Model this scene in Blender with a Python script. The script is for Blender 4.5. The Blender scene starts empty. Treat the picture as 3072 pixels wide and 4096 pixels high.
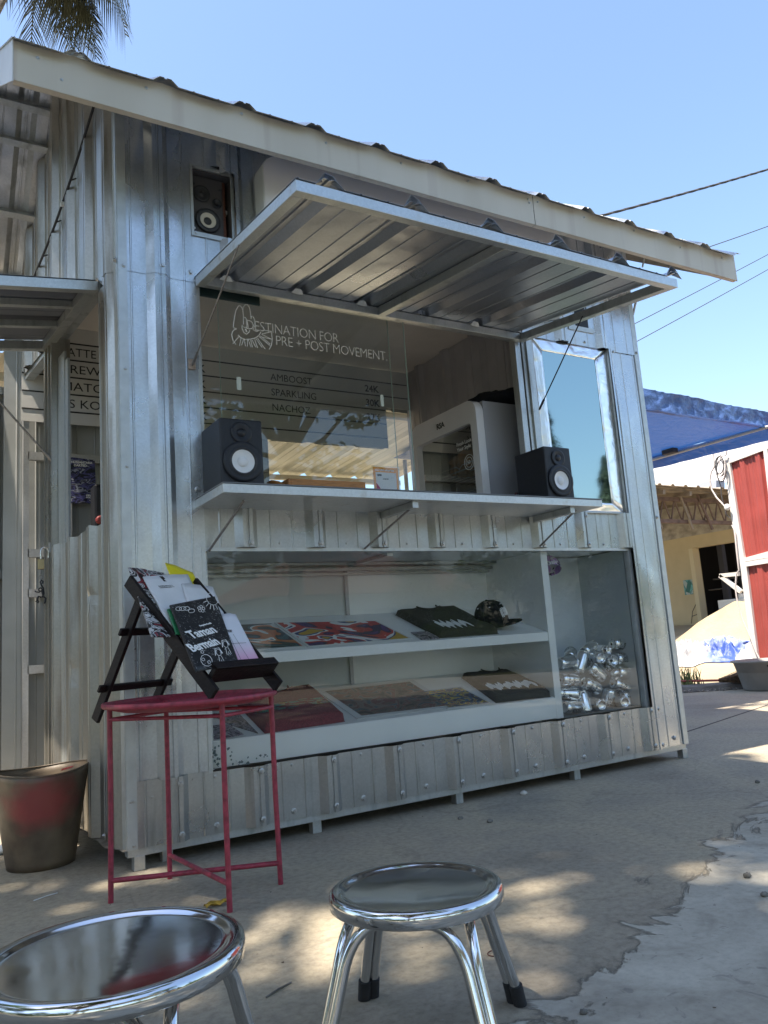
import bpy, math, random
from mathutils import Vector, Matrix, noise
random.seed(7)
SC = bpy.context.scene
COL = SC.collection
# ------------------------------------------------------------------ camera
RM = Matrix(((0.8567889, 0.02391144, 0.51511264), (-0.51085478, 0.17551362, 0.84155948), (-0.07028638, -0.98418658, 0.1625934)))
CP = Vector((-0.711, -3.0926, 0.75))
FPX = 3170.9
cam = bpy.data.objects.new('camera', bpy.data.cameras.new('camera'))
COL.objects.link(cam)
cam.data.sensor_fit = 'HORIZONTAL'; cam.data.sensor_width = 36.0; cam.data.lens = 36.0*FPX/3072
cam.data.clip_start = 0.02; cam.data.clip_end = 3000
M = Matrix.Identity(4)
for i in range(3):
    M[i][0] = RM[i][0]; M[i][1] = -RM[i][1]; M[i][2] = -RM[i][2]; M[i][3] = CP[i]
cam.matrix_world = M
SC.camera = cam
# ------------------------------------------------------------------ light
SUN_DIR = Vector((-0.40, -0.10, 0.91)).normalized()
elev = math.asin(SUN_DIR.z); azim = math.atan2(SUN_DIR.x, SUN_DIR.y)
W = bpy.data.worlds.new('World'); SC.world = W; W.use_nodes = True
nt = W.node_tree; bg = nt.nodes['Background']
sky = nt.nodes.new('ShaderNodeTexSky'); sky.sky_type = 'NISHITA'; sky.sun_disc = False
sky.sun_elevation = elev; sky.sun_rotation = azim
sky.air_density = 1.25; sky.dust_density = 1.7; sky.ozone_density = 3.0
nt.links.new(sky.outputs[0], bg.inputs[0]); bg.inputs[1].default_value = 0.11
sun = bpy.data.objects.new('sun', bpy.data.lights.new('sun', 'SUN')); COL.objects.link(sun)
sun.data.energy = 4.4; sun.data.angle = math.radians(0.7); sun.data.color = (1.0, 0.90, 0.76)
sun.rotation_euler = SUN_DIR.to_track_quat('Z', 'Y').to_euler()
vs = SC.view_settings
vs.view_transform = 'Standard'; vs.look = 'None'; vs.exposure = 1.56; vs.gamma = 1.0; vs.use_curve_mapping = False
SC.cycles.max_bounces = 10; SC.cycles.transparent_max_bounces = 24; SC.cycles.glossy_bounces = 5
SC.cycles.use_denoising = True
SC.cycles.sample_clamp_indirect = 6
# ------------------------------------------------------------------ unprojection onto real planes
def ray(px, py): return RM @ Vector(((px-1536)/FPX, (py-2048)/FPX, 1.0))
def atp(px, py, n, p0):
    n = Vector(n); r = ray(px, py); return CP + r*(((Vector(p0)-CP).dot(n))/(r.dot(n)))
def aty(px, py, y): return atp(px, py, (0, 1, 0), (0, y, 0))
def atx(px, py, x): return atp(px, py, (1, 0, 0), (x, 0, 0))
def atz(px, py, z=0.0): return atp(px, py, (0, 0, 1), (0, 0, z))
# ------------------------------------------------------------------ mesh helpers
def absloc(o):
    v = Vector((0, 0, 0))
    while o is not None: v += o.location; o = o.parent
    return v
class MB:
    def __init__(s): s.v = []; s.f = []; s.sm = []
    def add(s, vs, fs, smooth=False):
        k = len(s.v); s.v += [Vector(v) for v in vs]
        for f in fs: s.f.append([i+k for i in f]); s.sm.append(smooth)
        return s
    def quad(s, a, b, c, d): return s.add([a, b, c, d], [(0, 1, 2, 3)])
    def box(s, lo, hi, rot=None, piv=None):
        x0, y0, z0 = lo; x1, y1, z1 = hi
        vs = [Vector(p) for p in ((x0,y0,z0),(x1,y0,z0),(x1,y1,z0),(x0,y1,z0),(x0,y0,z1),(x1,y0,z1),(x1,y1,z1),(x0,y1,z1))]
        if rot is not None:
            c = Vector(piv) if piv is not None else sum(vs, Vector())/8
            vs = [rot @ (v-c) + c for v in vs]
        return s.add(vs, [(0,3,2,1),(4,5,6,7),(0,1,5,4),(1,2,6,5),(2,3,7,6),(3,0,4,7)])
    def bar(s, a, b, w, h, up=(0, 0, 1)):
        a = Vector(a); b = Vector(b); d = (b-a).normalized(); up = Vector(up)
        x = d.cross(up)
        if x.length < 1e-4: x = d.cross(Vector((0, 1, 0)))
        x.normalize(); y = x.cross(d).normalized(); x *= w/2; y *= h/2
        vs = [a-x-y, a+x-y, a+x+y, a-x+y, b-x-y, b+x-y, b+x+y, b-x+y]
        return s.add(vs, [(0,3,2,1),(4,5,6,7),(0,1,5,4),(1,2,6,5),(2,3,7,6),(3,0,4,7)])
    def tube(s, pts, r, n=8, cap=True, closed=False):
        pts = [Vector(p) for p in pts]; m = len(pts); rr = r if isinstance(r, (list, tuple)) else [r]*m
        prev = None; base = len(s.v); vs = []
        for i, p in enumerate(pts):
            if closed: d = pts[(i+1) % m]-pts[i-1]
            elif i == 0: d = pts[1]-p
            elif i == m-1: d = p-pts[i-1]
            else: d = pts[i+1]-pts[i-1]
            d.normalize()
            if prev is None:
                x = d.cross(Vector((0, 0, 1)))
                if x.length < 0.05: x = d.cross(Vector((0, 1, 0)))
            else: x = prev - d*prev.dot(d)
            x.normalize(); prev = x; y = d.cross(x)
            for k in range(n):
                t = 2*math.pi*k/n; vs.append(p + (x*math.cos(t)+y*math.sin(t))*rr[i])
        fs = []
        for i in range(m if closed else m-1):
            j = (i+1) % m
            for k in range(n): fs.append((i*n+k, i*n+(k+1) % n, j*n+(k+1) % n, j*n+k))
        s.add(vs, fs, True)
        if cap and not closed: s.add(vs[:n], [tuple(range(n))[::-1]]); s.add(vs[-n:], [tuple(range(n))])
        return s
    def lathe(s, prof, c=(0, 0, 0), n=32, axis='Z', smooth=True):
        c = Vector(c); vs = []; fs = []
        for (r, z) in prof:
            for k in range(n):
                t = 2*math.pi*k/n; p = Vector((r*math.cos(t), r*math.sin(t), z))
                if axis == 'Y': p = Vector((p.x, -p.z, p.y))
                if axis == 'X': p = Vector((p.z, p.x, p.y))
                vs.append(c+p)
        for i in range(len(prof)-1):
            for k in range(n): fs.append((i*n+k, i*n+(k+1) % n, (i+1)*n+(k+1) % n, (i+1)*n+k))
        return s.add(vs, fs, smooth)
    def prism(s, poly, ext):
        ext = Vector(ext); n = len(poly); poly = [Vector(p) for p in poly]
        fs = [tuple(range(n))[::-1], tuple(range(n, 2*n))] + [(i, (i+1) % n, n+(i+1) % n, n+i) for i in range(n)]
        return s.add(poly+[p+ext for p in poly], fs)
    def grid(s, fn, nu, nv, smooth=True):
        vs = [fn(i/nu, j/nv) for j in range(nv+1) for i in range(nu+1)]
        fs = [(j*(nu+1)+i, j*(nu+1)+i+1, (j+1)*(nu+1)+i+1, (j+1)*(nu+1)+i) for j in range(nv) for i in range(nu)]
        return s.add(vs, fs, smooth)
    def build(s, name, m, parent=None, world=True, bevel=0, solid=0, seg=2):
        me = bpy.data.meshes.new(name)
        off = absloc(parent) if (parent is not None and world) else Vector((0, 0, 0))
        me.from_pydata([tuple(v-off) for v in s.v], [], s.f)
        me.polygons.foreach_set('use_smooth', s.sm)
        me.materials.append(m); me.update()
        o = bpy.data.objects.new(name, me); COL.objects.link(o)
        if parent is not None: o.parent = parent
        if bevel:
            b = o.modifiers.new('b', 'BEVEL'); b.width = bevel; b.segments = seg; b.limit_method = 'ANGLE'; b.angle_limit = 0.6
        if solid:
            b = o.modifiers.new('s', 'SOLIDIFY'); b.thickness = solid; b.offset = 0
        return o
def tag(o, label=None, cat=None, group=None, kind=None):
    if label: o['label'] = label
    if cat: o['category'] = cat
    if group: o['group'] = group
    if kind: o['kind'] = kind
    return o
def thing(name, loc, label, cat, group=None):
    o = bpy.data.objects.new(name, None); COL.objects.link(o); o.location = Vector(loc); o.empty_display_size = 0.1
    return tag(o, label, cat, group)
def copy_tree(o, parent=None):
    c = o.copy(); COL.objects.link(c)
    if parent is not None: c.parent = parent
    for ch in [x for x in bpy.data.objects if x.parent is o]: copy_tree(ch, c)
    return c
def text(name, body, size, m, parent, origin, xd, yd, ext=0.0005, sx=1.0, bold=0.0, space=1.0, align='LEFT', line=1.0):
    cu = bpy.data.curves.new(name, 'FONT'); cu.body = body; cu.size = size; cu.extrude = ext
    cu.offset = bold; cu.space_character = space; cu.align_x = align; cu.space_line = line
    cu.resolution_u = 3
    t = bpy.data.objects.new(name, cu); COL.objects.link(t)
    xd = Vector(xd).normalized(); yd = Vector(yd); yd = (yd-xd*yd.dot(xd)).normalized(); zd = xd.cross(yd)
    mm = Matrix.Identity(4); off = absloc(parent)
    bpy.context.view_layer.update()
    me = bpy.data.meshes.new_from_object(t.evaluated_get(bpy.context.evaluated_depsgraph_get()))
    bpy.data.objects.remove(t)
    p = Vector(origin)-off
    for i in range(3): mm[i][0] = xd[i]*sx; mm[i][1] = yd[i]; mm[i][2] = zd[i]; mm[i][3] = p[i]
    me.transform(mm); me.materials.clear(); me.materials.append(m)
    o = bpy.data.objects.new(name, me); COL.objects.link(o); o.parent = parent
    return o
# ------------------------------------------------------------------ materials
MATS = {}
def mat(name, col, rough=0.5, metal=0.0, var=0.0, vscale=8.0, bump=0.0, bscale=60.0, stretch=(1, 1, 1), col2=None, coat=0.0, detail=6, spec=None, thr=None, rvar=0.0, bdist=0.01):
    m = bpy.data.materials.new(name); m.use_nodes = True; n = m.node_tree.nodes; l = m.node_tree.links
    b = n['Principled BSDF']; b.inputs['Roughness'].default_value = rough; b.inputs['Metallic'].default_value = metal
    b.inputs['Coat Weight'].default_value = coat
    if spec is not None: b.inputs['Specular IOR Level'].default_value = spec
    tc = n.new('ShaderNodeTexCoord'); mp = n.new('ShaderNodeMapping'); mp.inputs['Scale'].default_value = stretch
    l.new(tc.outputs['Object'], mp.inputs[0])
    nz = n.new('ShaderNodeTexNoise'); nz.inputs['Scale'].default_value = vscale; nz.inputs['Detail'].default_value = detail
    l.new(mp.outputs[0], nz.inputs['Vector'])
    rp = n.new('ShaderNodeValToRGB')
    lo, hi = thr if thr else (0.3, 0.7)
    rp.color_ramp.elements[0].position = lo; rp.color_ramp.elements[1].position = hi
    c2 = col2 if col2 else tuple(min(1, c*(1+var)) for c in col); c1 = col if col2 else tuple(c*(1-var) for c in col)
    rp.color_ramp.elements[0].color = (*c1, 1); rp.color_ramp.elements[1].color = (*c2, 1)
    l.new(nz.outputs[0], rp.inputs[0]); l.new(rp.outputs[0], b.inputs['Base Color'])
    if rvar:
        mr = n.new('ShaderNodeMapRange'); mr.inputs['To Min'].default_value = rough-rvar; mr.inputs['To Max'].default_value = rough+rvar
        l.new(nz.outputs[0], mr.inputs[0]); l.new(mr.outputs[0], b.inputs['Roughness'])
    if bump:
        nb = n.new('ShaderNodeTexNoise'); nb.inputs['Scale'].default_value = bscale; nb.inputs['Detail'].default_value = 4
        l.new(mp.outputs[0], nb.inputs['Vector'])
        bp = n.new('ShaderNodeBump'); bp.inputs['Strength'].default_value = bump; bp.inputs['Distance'].default_value = bdist
        l.new(nb.outputs[0], bp.inputs['Height']); l.new(bp.outputs[0], b.inputs['Normal'])
    MATS[name] = m; return m
def nd(m, t): return m.node_tree.nodes.new(t)
def lk(m, a, b): m.node_tree.links.new(a, b)
def glass(name, tint=(1, 1, 1), ior=1.52, dirt=0.0, refl=1.0):
    m = bpy.data.materials.new(name); m.use_nodes = True; n = m.node_tree.nodes; n.clear()
    out = n.new('ShaderNodeOutputMaterial'); tr = n.new('ShaderNodeBsdfTransparent'); tr.inputs[0].default_value = (*tint, 1)
    gl = n.new('ShaderNodeBsdfGlossy'); gl.inputs['Roughness'].default_value = 0.0; gl.inputs[0].default_value = (refl, refl, refl, 1)
    fr = n.new('ShaderNodeFresnel'); fr.inputs[0].default_value = ior
    mx = n.new('ShaderNodeMixShader'); lk(m, fr.outputs[0], mx.inputs[0]); lk(m, tr.outputs[0], mx.inputs[1]); lk(m, gl.outputs[0], mx.inputs[2])
    last = mx
    if dirt:
        tc = n.new('ShaderNodeTexCoord'); nz = n.new('ShaderNodeTexNoise'); nz.inputs['Scale'].default_value = 3; nz.inputs['Detail'].default_value = 8
        lk(m, tc.outputs['Object'], nz.inputs['Vector'])
        df = n.new('ShaderNodeBsdfDiffuse'); df.inputs[0].default_value = (.6, .62, .6, 1)
        mu = n.new('ShaderNodeMath'); mu.operation = 'MULTIPLY'; mu.inputs[1].default_value = dirt; lk(m, nz.outputs[0], mu.inputs[0])
        m2 = n.new('ShaderNodeMixShader'); lk(m, mu.outputs[0], m2.inputs[0]); lk(m, mx.outputs[0], m2.inputs[1]); lk(m, df.outputs[0], m2.inputs[2]); last = m2
    lk(m, last.outputs[0], out.inputs[0]); return m
def galv(name, base=(.66, .68, .70), rough=0.33, dirt=None, dirt_lo=0.55, wav=0.35, metal=0.85, dscale=3.0, stretch=(6, 6, 0.7)):
    """zinc-aluminium sheet: spangle, slow waves in the sheet, rain-run grime"""
    m = bpy.data.materials.new(name); m.use_nodes = True; n = m.node_tree.nodes; l = m.node_tree.links
    b = n['Principled BSDF']; b.inputs['Metallic'].default_value = metal
    tc = n.new('ShaderNodeTexCoord')
    vo = n.new('ShaderNodeTexVoronoi'); vo.inputs['Scale'].default_value = 130; l.new(tc.outputs['Object'], vo.inputs['Vector'])
    nz = n.new('ShaderNodeTexNoise'); nz.inputs['Scale'].default_value = 2.3; nz.inputs['Detail'].default_value = 6; l.new(tc.outputs['Object'], nz.inputs['Vector'])
    mp = n.new('ShaderNodeMapping'); mp.inputs['Scale'].default_value = stretch; l.new(tc.outputs['Object'], mp.inputs[0])
    ns = n.new('ShaderNodeTexNoise'); ns.inputs['Scale'].default_value = dscale; ns.inputs['Detail'].default_value = 7; l.new(mp.outputs[0], ns.inputs['Vector'])
    hs = n.new('ShaderNodeMix'); hs.data_type = 'RGBA'
    hs.inputs[6].default_value = (*[c*0.93 for c in base], 1); hs.inputs[7].default_value = (*[min(1, c*1.07) for c in base], 1)
    l.new(vo.outputs['Color'], hs.inputs[0])
    d = dirt if dirt else tuple(c*0.62 for c in base)
    rp = n.new('ShaderNodeValToRGB'); rp.color_ramp.elements[0].position = dirt_lo; rp.color_ramp.elements[1].position = min(1, dirt_lo+0.25)
    rp.color_ramp.elements[0].color = (0, 0, 0, 1); rp.color_ramp.elements[1].color = (1, 1, 1, 1); l.new(ns.outputs[0], rp.inputs[0])
    mx = n.new('ShaderNodeMix'); mx.data_type = 'RGBA'; l.new(rp.outputs[0], mx.inputs[0]); l.new(hs.outputs[2], mx.inputs[6]); mx.inputs[7].default_value = (*d, 1)
    l.new(mx.outputs[2], b.inputs['Base Color'])
    mr = n.new('ShaderNodeMapRange'); mr.inputs['From Min'].default_value = .3; mr.inputs['From Max'].default_value = .7
    mr.inputs['To Min'].default_value = rough-.07; mr.inputs['To Max'].default_value = rough+.12; l.new(nz.outputs[0], mr.inputs[0])
    ad = n.new('ShaderNodeMath'); ad.operation = 'MULTIPLY_ADD'; ad.inputs[1].default_value = .25; l.new(rp.outputs[0], ad.inputs[0]); l.new(mr.outputs[0], ad.inputs[2])
    l.new(ad.outputs[0], b.inputs['Roughness'])
    mw = n.new('ShaderNodeMapping'); mw.inputs['Scale'].default_value = (2.2, 2.2, 1.0); l.new(tc.outputs['Object'], mw.inputs[0])
    nw = n.new('ShaderNodeTexNoise'); nw.inputs['Scale'].default_value = 1.6; nw.inputs['Detail'].default_value = 2; l.new(mw.outputs[0], nw.inputs['Vector'])
    b1 = n.new('ShaderNodeBump'); b1.inputs['Strength'].default_value = wav; b1.inputs['Distance'].default_value = 0.06; l.new(nw.outputs[0], b1.inputs['Height'])
    nf = n.new('ShaderNodeTexNoise'); nf.inputs['Scale'].default_value = 35; nf.inputs['Detail'].default_value = 5; l.new(tc.outputs['Object'], nf.inputs['Vector'])
    b2 = n.new('ShaderNodeBump'); b2.inputs['Strength'].default_value = .12; b2.inputs['Distance'].default_value = 0.004; l.new(nf.outputs[0], b2.inputs['Height']); l.new(b1.outputs[0], b2.inputs['Normal'])
    l.new(b2.outputs[0], b.inputs['Normal'])
    return m
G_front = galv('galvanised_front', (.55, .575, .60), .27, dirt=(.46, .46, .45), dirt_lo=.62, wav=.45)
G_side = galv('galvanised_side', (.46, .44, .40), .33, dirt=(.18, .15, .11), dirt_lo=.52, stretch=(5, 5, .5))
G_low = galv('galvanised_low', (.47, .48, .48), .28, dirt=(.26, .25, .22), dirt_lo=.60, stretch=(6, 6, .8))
G_aw = galv('galvanised_awning', (.40, .42, .47), .30, wav=.2, dirt_lo=.74)
G_roof = galv('galvanised_roof', (.55, .57, .60), .35, wav=.6)
G_in = galv('galvanised_inside', (.52, .52, .52), .45)
G_hol = galv('galvanised_box_section', (.52, .54, .54), .4, wav=.1)
M_trim = mat('zinc_trim', (.55, .57, .57), .42, .7, var=.08, vscale=20, bump=.1, bscale=40)
M_bolt = mat('bolt_steel', (.5, .5, .5), .35, .9, var=.2, vscale=300)
M_black = mat('black_lacquer', (.012, .013, .018), .42, var=.2, vscale=40, bump=.1, bscale=400)
M_rubber = mat('black_rubber', (.02, .02, .022), .7, var=.2, vscale=60, bump=.15, bscale=200)
M_white = mat('white_laminate', (.88, .89, .88), .3, var=.03, vscale=4)
M_whitem = mat('white_matt', (.72, .73, .72), .55, var=.05, vscale=6)
M_text = mat('black_vinyl', (.02, .02, .02), .5)
M_wtext = mat('white_vinyl', (.86, .87, .86), .5)
M_chrome = mat('polished_steel', (.72, .72, .72), .10, 1.0, var=.06, vscale=9, bump=.05, bscale=7, rvar=.09, bdist=.012, detail=12)
M_dwood = mat('dark_brown_wood', (.012, .008, .008), .5, var=.35, vscale=9, stretch=(2, 2, 12), bump=.25, bscale=30, spec=.25)
M_cord = mat('dark_cord', (.05, .048, .05), .8, var=.3, vscale=200, bump=.5, bscale=300)
M_wire = mat('steel_wire', (.30, .28, .27), .5, .7, var=.3, vscale=100)
M_glass = glass('window_glass', (.93, .96, .94), 1.62, dirt=.035)
M_glass2 = glass('display_glass', (.97, .99, .985), 1.42, dirt=.02)
M_acr = glass('acrylic', (.95, .96, .96), 1.4)
# ------------------------------------------------------------------ kiosk
PITCH = 0.3225
def prof(u, ph, pitch=PITCH, h=0.028, k=1.0):
    """sheet profile: returns the break points of one trapezoid rib and its minor swages"""
    return [(-.050*k, 0), (-.022*k, h), (-.006, h), (-.003, h-.005), (.003, h-.005), (.006, h), (.022*k, h), (.050*k, 0),
            (.106, 0), (.109, .0032), (.113, .0032), (.116, 0), (.206, 0), (.209, .0032), (.213, .0032), (.216, 0)]
def corr(u0, u1, z0, z1, P, ph, name, m, parent, pitch=PITCH, h=0.029, k=1.0, nz=1, disp=None, solid=0, cuts=None):
    """P(u, n, z) -> point; z0, z1 may be functions of u"""
    us = [(u0, None), (u1, None)]
    i = math.floor((u0-ph)/pitch)-1
    sc = pitch/PITCH
    while ph+i*pitch < u1+pitch:
        for (du, dn) in prof(0, ph, pitch, h, k):
            u = ph+i*pitch+du*sc
            if u0 < u < u1: us.append((u, dn))
        i += 1
    us.sort(key=lambda t: t[0])
    arr = [(u, 0 if dn is None else dn) for u, dn in us]
    # end points take the neighbouring level
    arr[0] = (arr[0][0], arr[1][1] if len(arr) > 2 else 0); arr[-1] = (arr[-1][0], arr[-2][1] if len(arr) > 2 else 0)
    f0 = z0 if callable(z0) else (lambda u: z0); f1 = z1 if callable(z1) else (lambda u: z1)
    mb = MB(); vs = []
    for j in range(nz+1):
        for (u, dn) in arr:
            z = f0(u)+(f1(u)-f0(u))*j/nz
            d = disp(u, z) if disp else 0
            vs.append(P(u, dn+d, z))
    n = len(arr); fs = [(j*n+i, j*n+i+1, (j+1)*n+i+1, (j+1)*n+i) for j in range(nz) for i in range(n-1)]
    mb.add(vs, fs)
    return mb.build(name, m, parent, solid=solid)
K = thing('market_kiosk', (0, 0, 0), 'corrugated zinc kiosk with propped awning, glass display case and counter shelf', 'kiosk')
PF = lambda u, n, z: Vector((u, -n, z))
XL, XR = 0.0, 3.06
def ztop(y): return 2.95+0.65*(y+0.35) if y < 0.88 else 2.95+0.65*1.23-0.95*(y-0.88)
wob = lambda s: (lambda u, z: 0.0035*noise.noise(Vector((u*2.1+s, z*1.4, s))))
corr(0.028, .325, .305, 2.33, PF, .162, 'wall_sheet', G_front, K, nz=10, disp=wob(1))
corr(0.028, .3247, .078, .312, lambda u, n, z: PF(u, n+.003, z), .176, 'wall_sheet', G_low, K, nz=4, disp=wob(2))
corr(0.026, 2.152, 2.322, 3.17, lambda u, n, z: PF(u, n+.003, z), .162, 'wall_sheet', G_front, K, nz=6, disp=wob(3), cuts=None) if False else None
# upper wall is cut round the speaker recess
corr(0.026, .312, 2.322, 3.17, lambda u, n, z: PF(u, n+.003, z), .162, 'wall_sheet', G_front, K, nz=6, disp=wob(3))
corr(.312, .505, 2.322, 2.545, lambda u, n, z: PF(u, n+.003, z), .162, 'wall_sheet', G_front, K, nz=2, disp=wob(3))
corr(.312, .505, 2.86, 3.17, lambda u, n, z: PF(u, n+.003, z), .162, 'wall_sheet', G_front, K, nz=2, disp=wob(3))
corr(.505, 3.032, 2.352, 3.17, lambda u, n, z: PF(u, n+.003, z), .178, 'wall_sheet', G_front, K, nz=6, disp=wob(3))
corr(.324, 2.79, 1.18, 1.375, PF, .178, 'wall_sheet', G_low, K, nz=2, disp=wob(4))
corr(.326, 2.79, .078, .306, lambda u, n, z: PF(u, n+.001, z), .178, 'wall_sheet', G_low, K, nz=3, disp=wob(5))
corr(2.782, 3.034, .078, 2.36, PF, 2.80, 'wall_sheet', G_front, K, nz=10, disp=wob(6))
# corner flashings
mb = MB(); mb.box((-.002, -.006, .076), (.034, .0005, 3.15)); mb.build('corner_flashing', M_trim, K, bevel=.001); mb = MB(); mb.box((XR-.034, -.006, .076), (XR+.004, .0005, 3.10)); mb.box((XR+.001, .0007, .076), (XR+.006, .045, 3.08))
mb.build('corner_flashing', M_trim, K, bevel=.001)
SD = Vector((-0.101, 0.995, 0)).normalized(); SN = Vector((-0.995, -0.101, 0)).normalized()
PS = lambda u, n, z: SD*u + SN*n + Vector((0, 0, z))
mb = MB()
mb.add([PS(-.002, .006, .076), PS(.04, .006, .076), PS(.04, .006, 3.16), PS(-.002, .006, 3.16), PS(-.002, .0, .076), PS(.04, .0, .076), PS(.04, .0, 3.18), PS(-.002, .0, 3.18)],
       [(0,1,2,3),(4,7,6,5),(0,4,5,1),(3,2,6,7),(1,5,6,2),(0,3,7,4)])
mb.build('corner_flashing', M_trim, K)
# left side wall
def dent(u, z):
    d = .004*noise.noise(Vector((u*3, z*1.2, 9)))
    for (cu, cz, a, w) in ((.355, 1.02, -.012, .03), (.625, .72, -.010, .03), (.15, .6, -.01, .05)):
        d += a*math.exp(-((u-cu)**2+(z-cz)**2)/(w*w))
    return d
SP = .275
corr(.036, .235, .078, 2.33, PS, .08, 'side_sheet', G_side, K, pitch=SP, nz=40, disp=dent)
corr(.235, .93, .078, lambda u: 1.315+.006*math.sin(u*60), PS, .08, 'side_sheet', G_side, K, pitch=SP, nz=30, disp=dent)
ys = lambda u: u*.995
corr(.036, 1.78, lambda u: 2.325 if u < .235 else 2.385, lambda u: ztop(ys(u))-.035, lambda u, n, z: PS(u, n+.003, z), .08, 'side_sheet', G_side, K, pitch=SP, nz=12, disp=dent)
# opening surround of box section and the post at the end of the half wall
def sbox(u0, u1, n0, n1, z0, z1, mb):
    vs = [PS(u, n, z) for z in (z0, z1) for (u, n) in ((u0, n0), (u1, n0), (u1, n1), (u0, n1))]
    return mb.add(vs, [(0,1,2,3),(4,7,6,5),(0,4,5,1),(1,5,6,2),(2,6,7,3),(3,7,4,0)])
mb = MB(); sbox(.237, .262, -.012, .0, .1, 2.39, mb); mb.build('opening_post', G_hol, K)
mb = MB(); sbox(.745, .79, -.014, -.003, .1, 2.2, mb); mb.build('opening_post', G_hol, K); mb = MB(); sbox(.792, .905, -.010, .0, .1, 2.25, mb); mb.build('opening_post', G_hol, K)
mb = MB(); sbox(.91, .925, -.06, .03, .1, 2.36, mb); sbox(.925, 1.085, .018, .022, .1, 2.33, mb); sbox(.95, .965, .02, .034, .1, 2.33, mb); sbox(1.01, 1.025, .02, .034, .1, 2.33, mb); mb.build('door_post', G_side, K)
mb = MB(); sbox(.24, .93, -.05, -.004, 1.27, 1.305, mb); mb.build('sill_rail', G_hol, K)
mb = MB(); sbox(.24, 1.78, -.05, -.004, 2.36, 2.40, mb); mb.build('head_rail', G_hol, K)
mb = MB(); sbox(1.69, 1.735, -.05, .0, .1, 2.4, mb); mb.build('door_post', G_hol, K)
# bottom flanges (ragged) and underframe
mb = MB()
mb.grid(lambda a, b: PS(a*1.1, .02-b*.07+.01*noise.noise(Vector((a*9, 2, 0))), .076-.004*b+.012*noise.noise(Vector((a*7, b, 3)))-(.012*math.sin(a*9)**2)*(1-b)), 40, 2, False)
mb.build('bottom_flange', mat('dirty_flange', (.35, .30, .24), .6, .4, var=.3, vscale=30), K)
mb = MB(); mb.box((.0, .005, .05), (3.05, .05, .077)); mb.box((-.17, 1.62, .05), (3.0, 1.66, .077)); mb.box((3.0, .05, .05), (3.045, 1.62, .077))
mb.prism([(.02, .05, .05), (.06, .05, .05), (-.12, 1.62, .05), (-.16, 1.62, .05)], (0, 0, .027)); mb.build('floor_frame', G_hol, K)
mb = MB(); mb.prism([(.03, .012, .08), (3.03, .012, .08), (2.95, 1.64, .08), (-.13, 1.64, .08)], (0, 0, .02)); mb.build('floor', mat('dark_floor', (.07, .065, .06), .7, var=.3), K)
for (x, y) in ((.022, .004), (.14, .06), (.745, .02), (1.475, .025), (2.21, .02), (3.018, .004), (-.12, 1.58), (.9, 1.58), (1.9, 1.58), (2.95, 1.58)):
    mb = MB(); mb.box((x, y, .0), (x+.04, y+.04, .052)); mb.build('leg', G_hol, K, bevel=.002)
# bolts
bm = MB(); bm.lathe([(0, -.009), (.006, -.009), (.0065, -.003), (.0105, -.002), (.011, 0)], n=8, axis='Y', smooth=False)
bm.v = [Vector((v.x, -v.y, v.z)) for v in bm.v]
def bolt(x, z, y=0.0, s=1.0, side=False):
    global bolt0
    if bolt0 is None: bolt0 = bm.build('screw', M_bolt, K, world=False); o = bolt0
    else: o = bolt0.copy(); COL.objects.link(o)
    s *= 1.15
    o.location = (x, y, z); o.scale = (s, s, s)
    if side: o.rotation_euler = (0, 0, -math.pi/2-.1)
    return o
bm.v = [Vector((v.x, -abs(v.y), v.z)) for v in bm.v]
bolt0 = None
for i in range(9):
    x = .178+i*PITCH
    if x < 2.8: bolt(x+.012, .285, -.030); bolt(x+.012, .103, -.030)
    for d in (.155,):
        if .3 < x+d < 2.75: bolt(x+d, .288, -.002, .6); bolt(x+d, .108, -.002)
for i in range(1, 8):
    x = .178+i*PITCH
    bolt(x+.012, 1.197, -.029); bolt(x+.012, 1.352, -.029, .8)
    bolt(x+.15, 1.2, -.001, .55); bolt(x-.1, 1.35, -.001, .55)
for (x, z, y, s) in ((.245, .29, -.001, .6), (.09, .25, -.006, .5), (.02, .245, -.007, .5), (.012, .245, -.007, .5), (.02, .09, -.007, .5), (2.83, .29, -.024, 1), (2.83, .10, -.024, 1), (2.96, .12, -.001, 1),
    (2.82, 1.6, -.002, .7), (2.82, 1.36, -.002, 1), (3.04, 1.36, -.007, .9), (2.82, 2.34, -.024, 1), (3.045, 2.37, -.007, .8), (.175, 2.36, -.026, 1.1), (.30, 2.365, -.001, 1), (.02, 2.34, -.007, .7), (.02, 1.9, -.007, .6), (.02, 1.5, -.007, .6),
    (.30, 1.42, -.001, 1), (.325, 2.86, -.012, .6), (.492, 2.87, -.012, .6), (.325, 2.55, -.012, .6), (.32, 2.57, -.012, .5), (2.30, 2.40, -.024, 1), (2.62, 2.38, -.001, .8), (2.45, 2.38, -.001, .6)): bolt(x, z, y, s)
for i in range(6):
    p = PS(.06+i*.17, .012, .1); o = bolt(p.x, p.z, p.y, .8, True)
p = PS(.0, .01, 2.36); bolt(p.x, p.z, p.y, 1, True)
p = PS(.2, .02, 2.36); bolt(p.x, p.z, p.y, 1, True)
# seam lines are real laps; window jambs and the head
mb = MB(); mb.box((.322, .002, 1.40), (.338, .06, 2.325)); mb.build('window_jamb', G_hol, K)
mb = MB(); mb.box((2.09, .005, 1.40), (2.128, .05, 2.325)); mb.box((2.134, .0, 1.40), (2.158, .045, 2.33)); mb.box((2.158, -.012, 1.375), (2.2, .03, 2.345)); mb.build('window_jamb', G_hol, K, bevel=.002)
mb = MB(); mb.box((.32, .002, 2.326), (2.16, .05, 2.36)); mb.build('window_head', G_hol, K)
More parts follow.
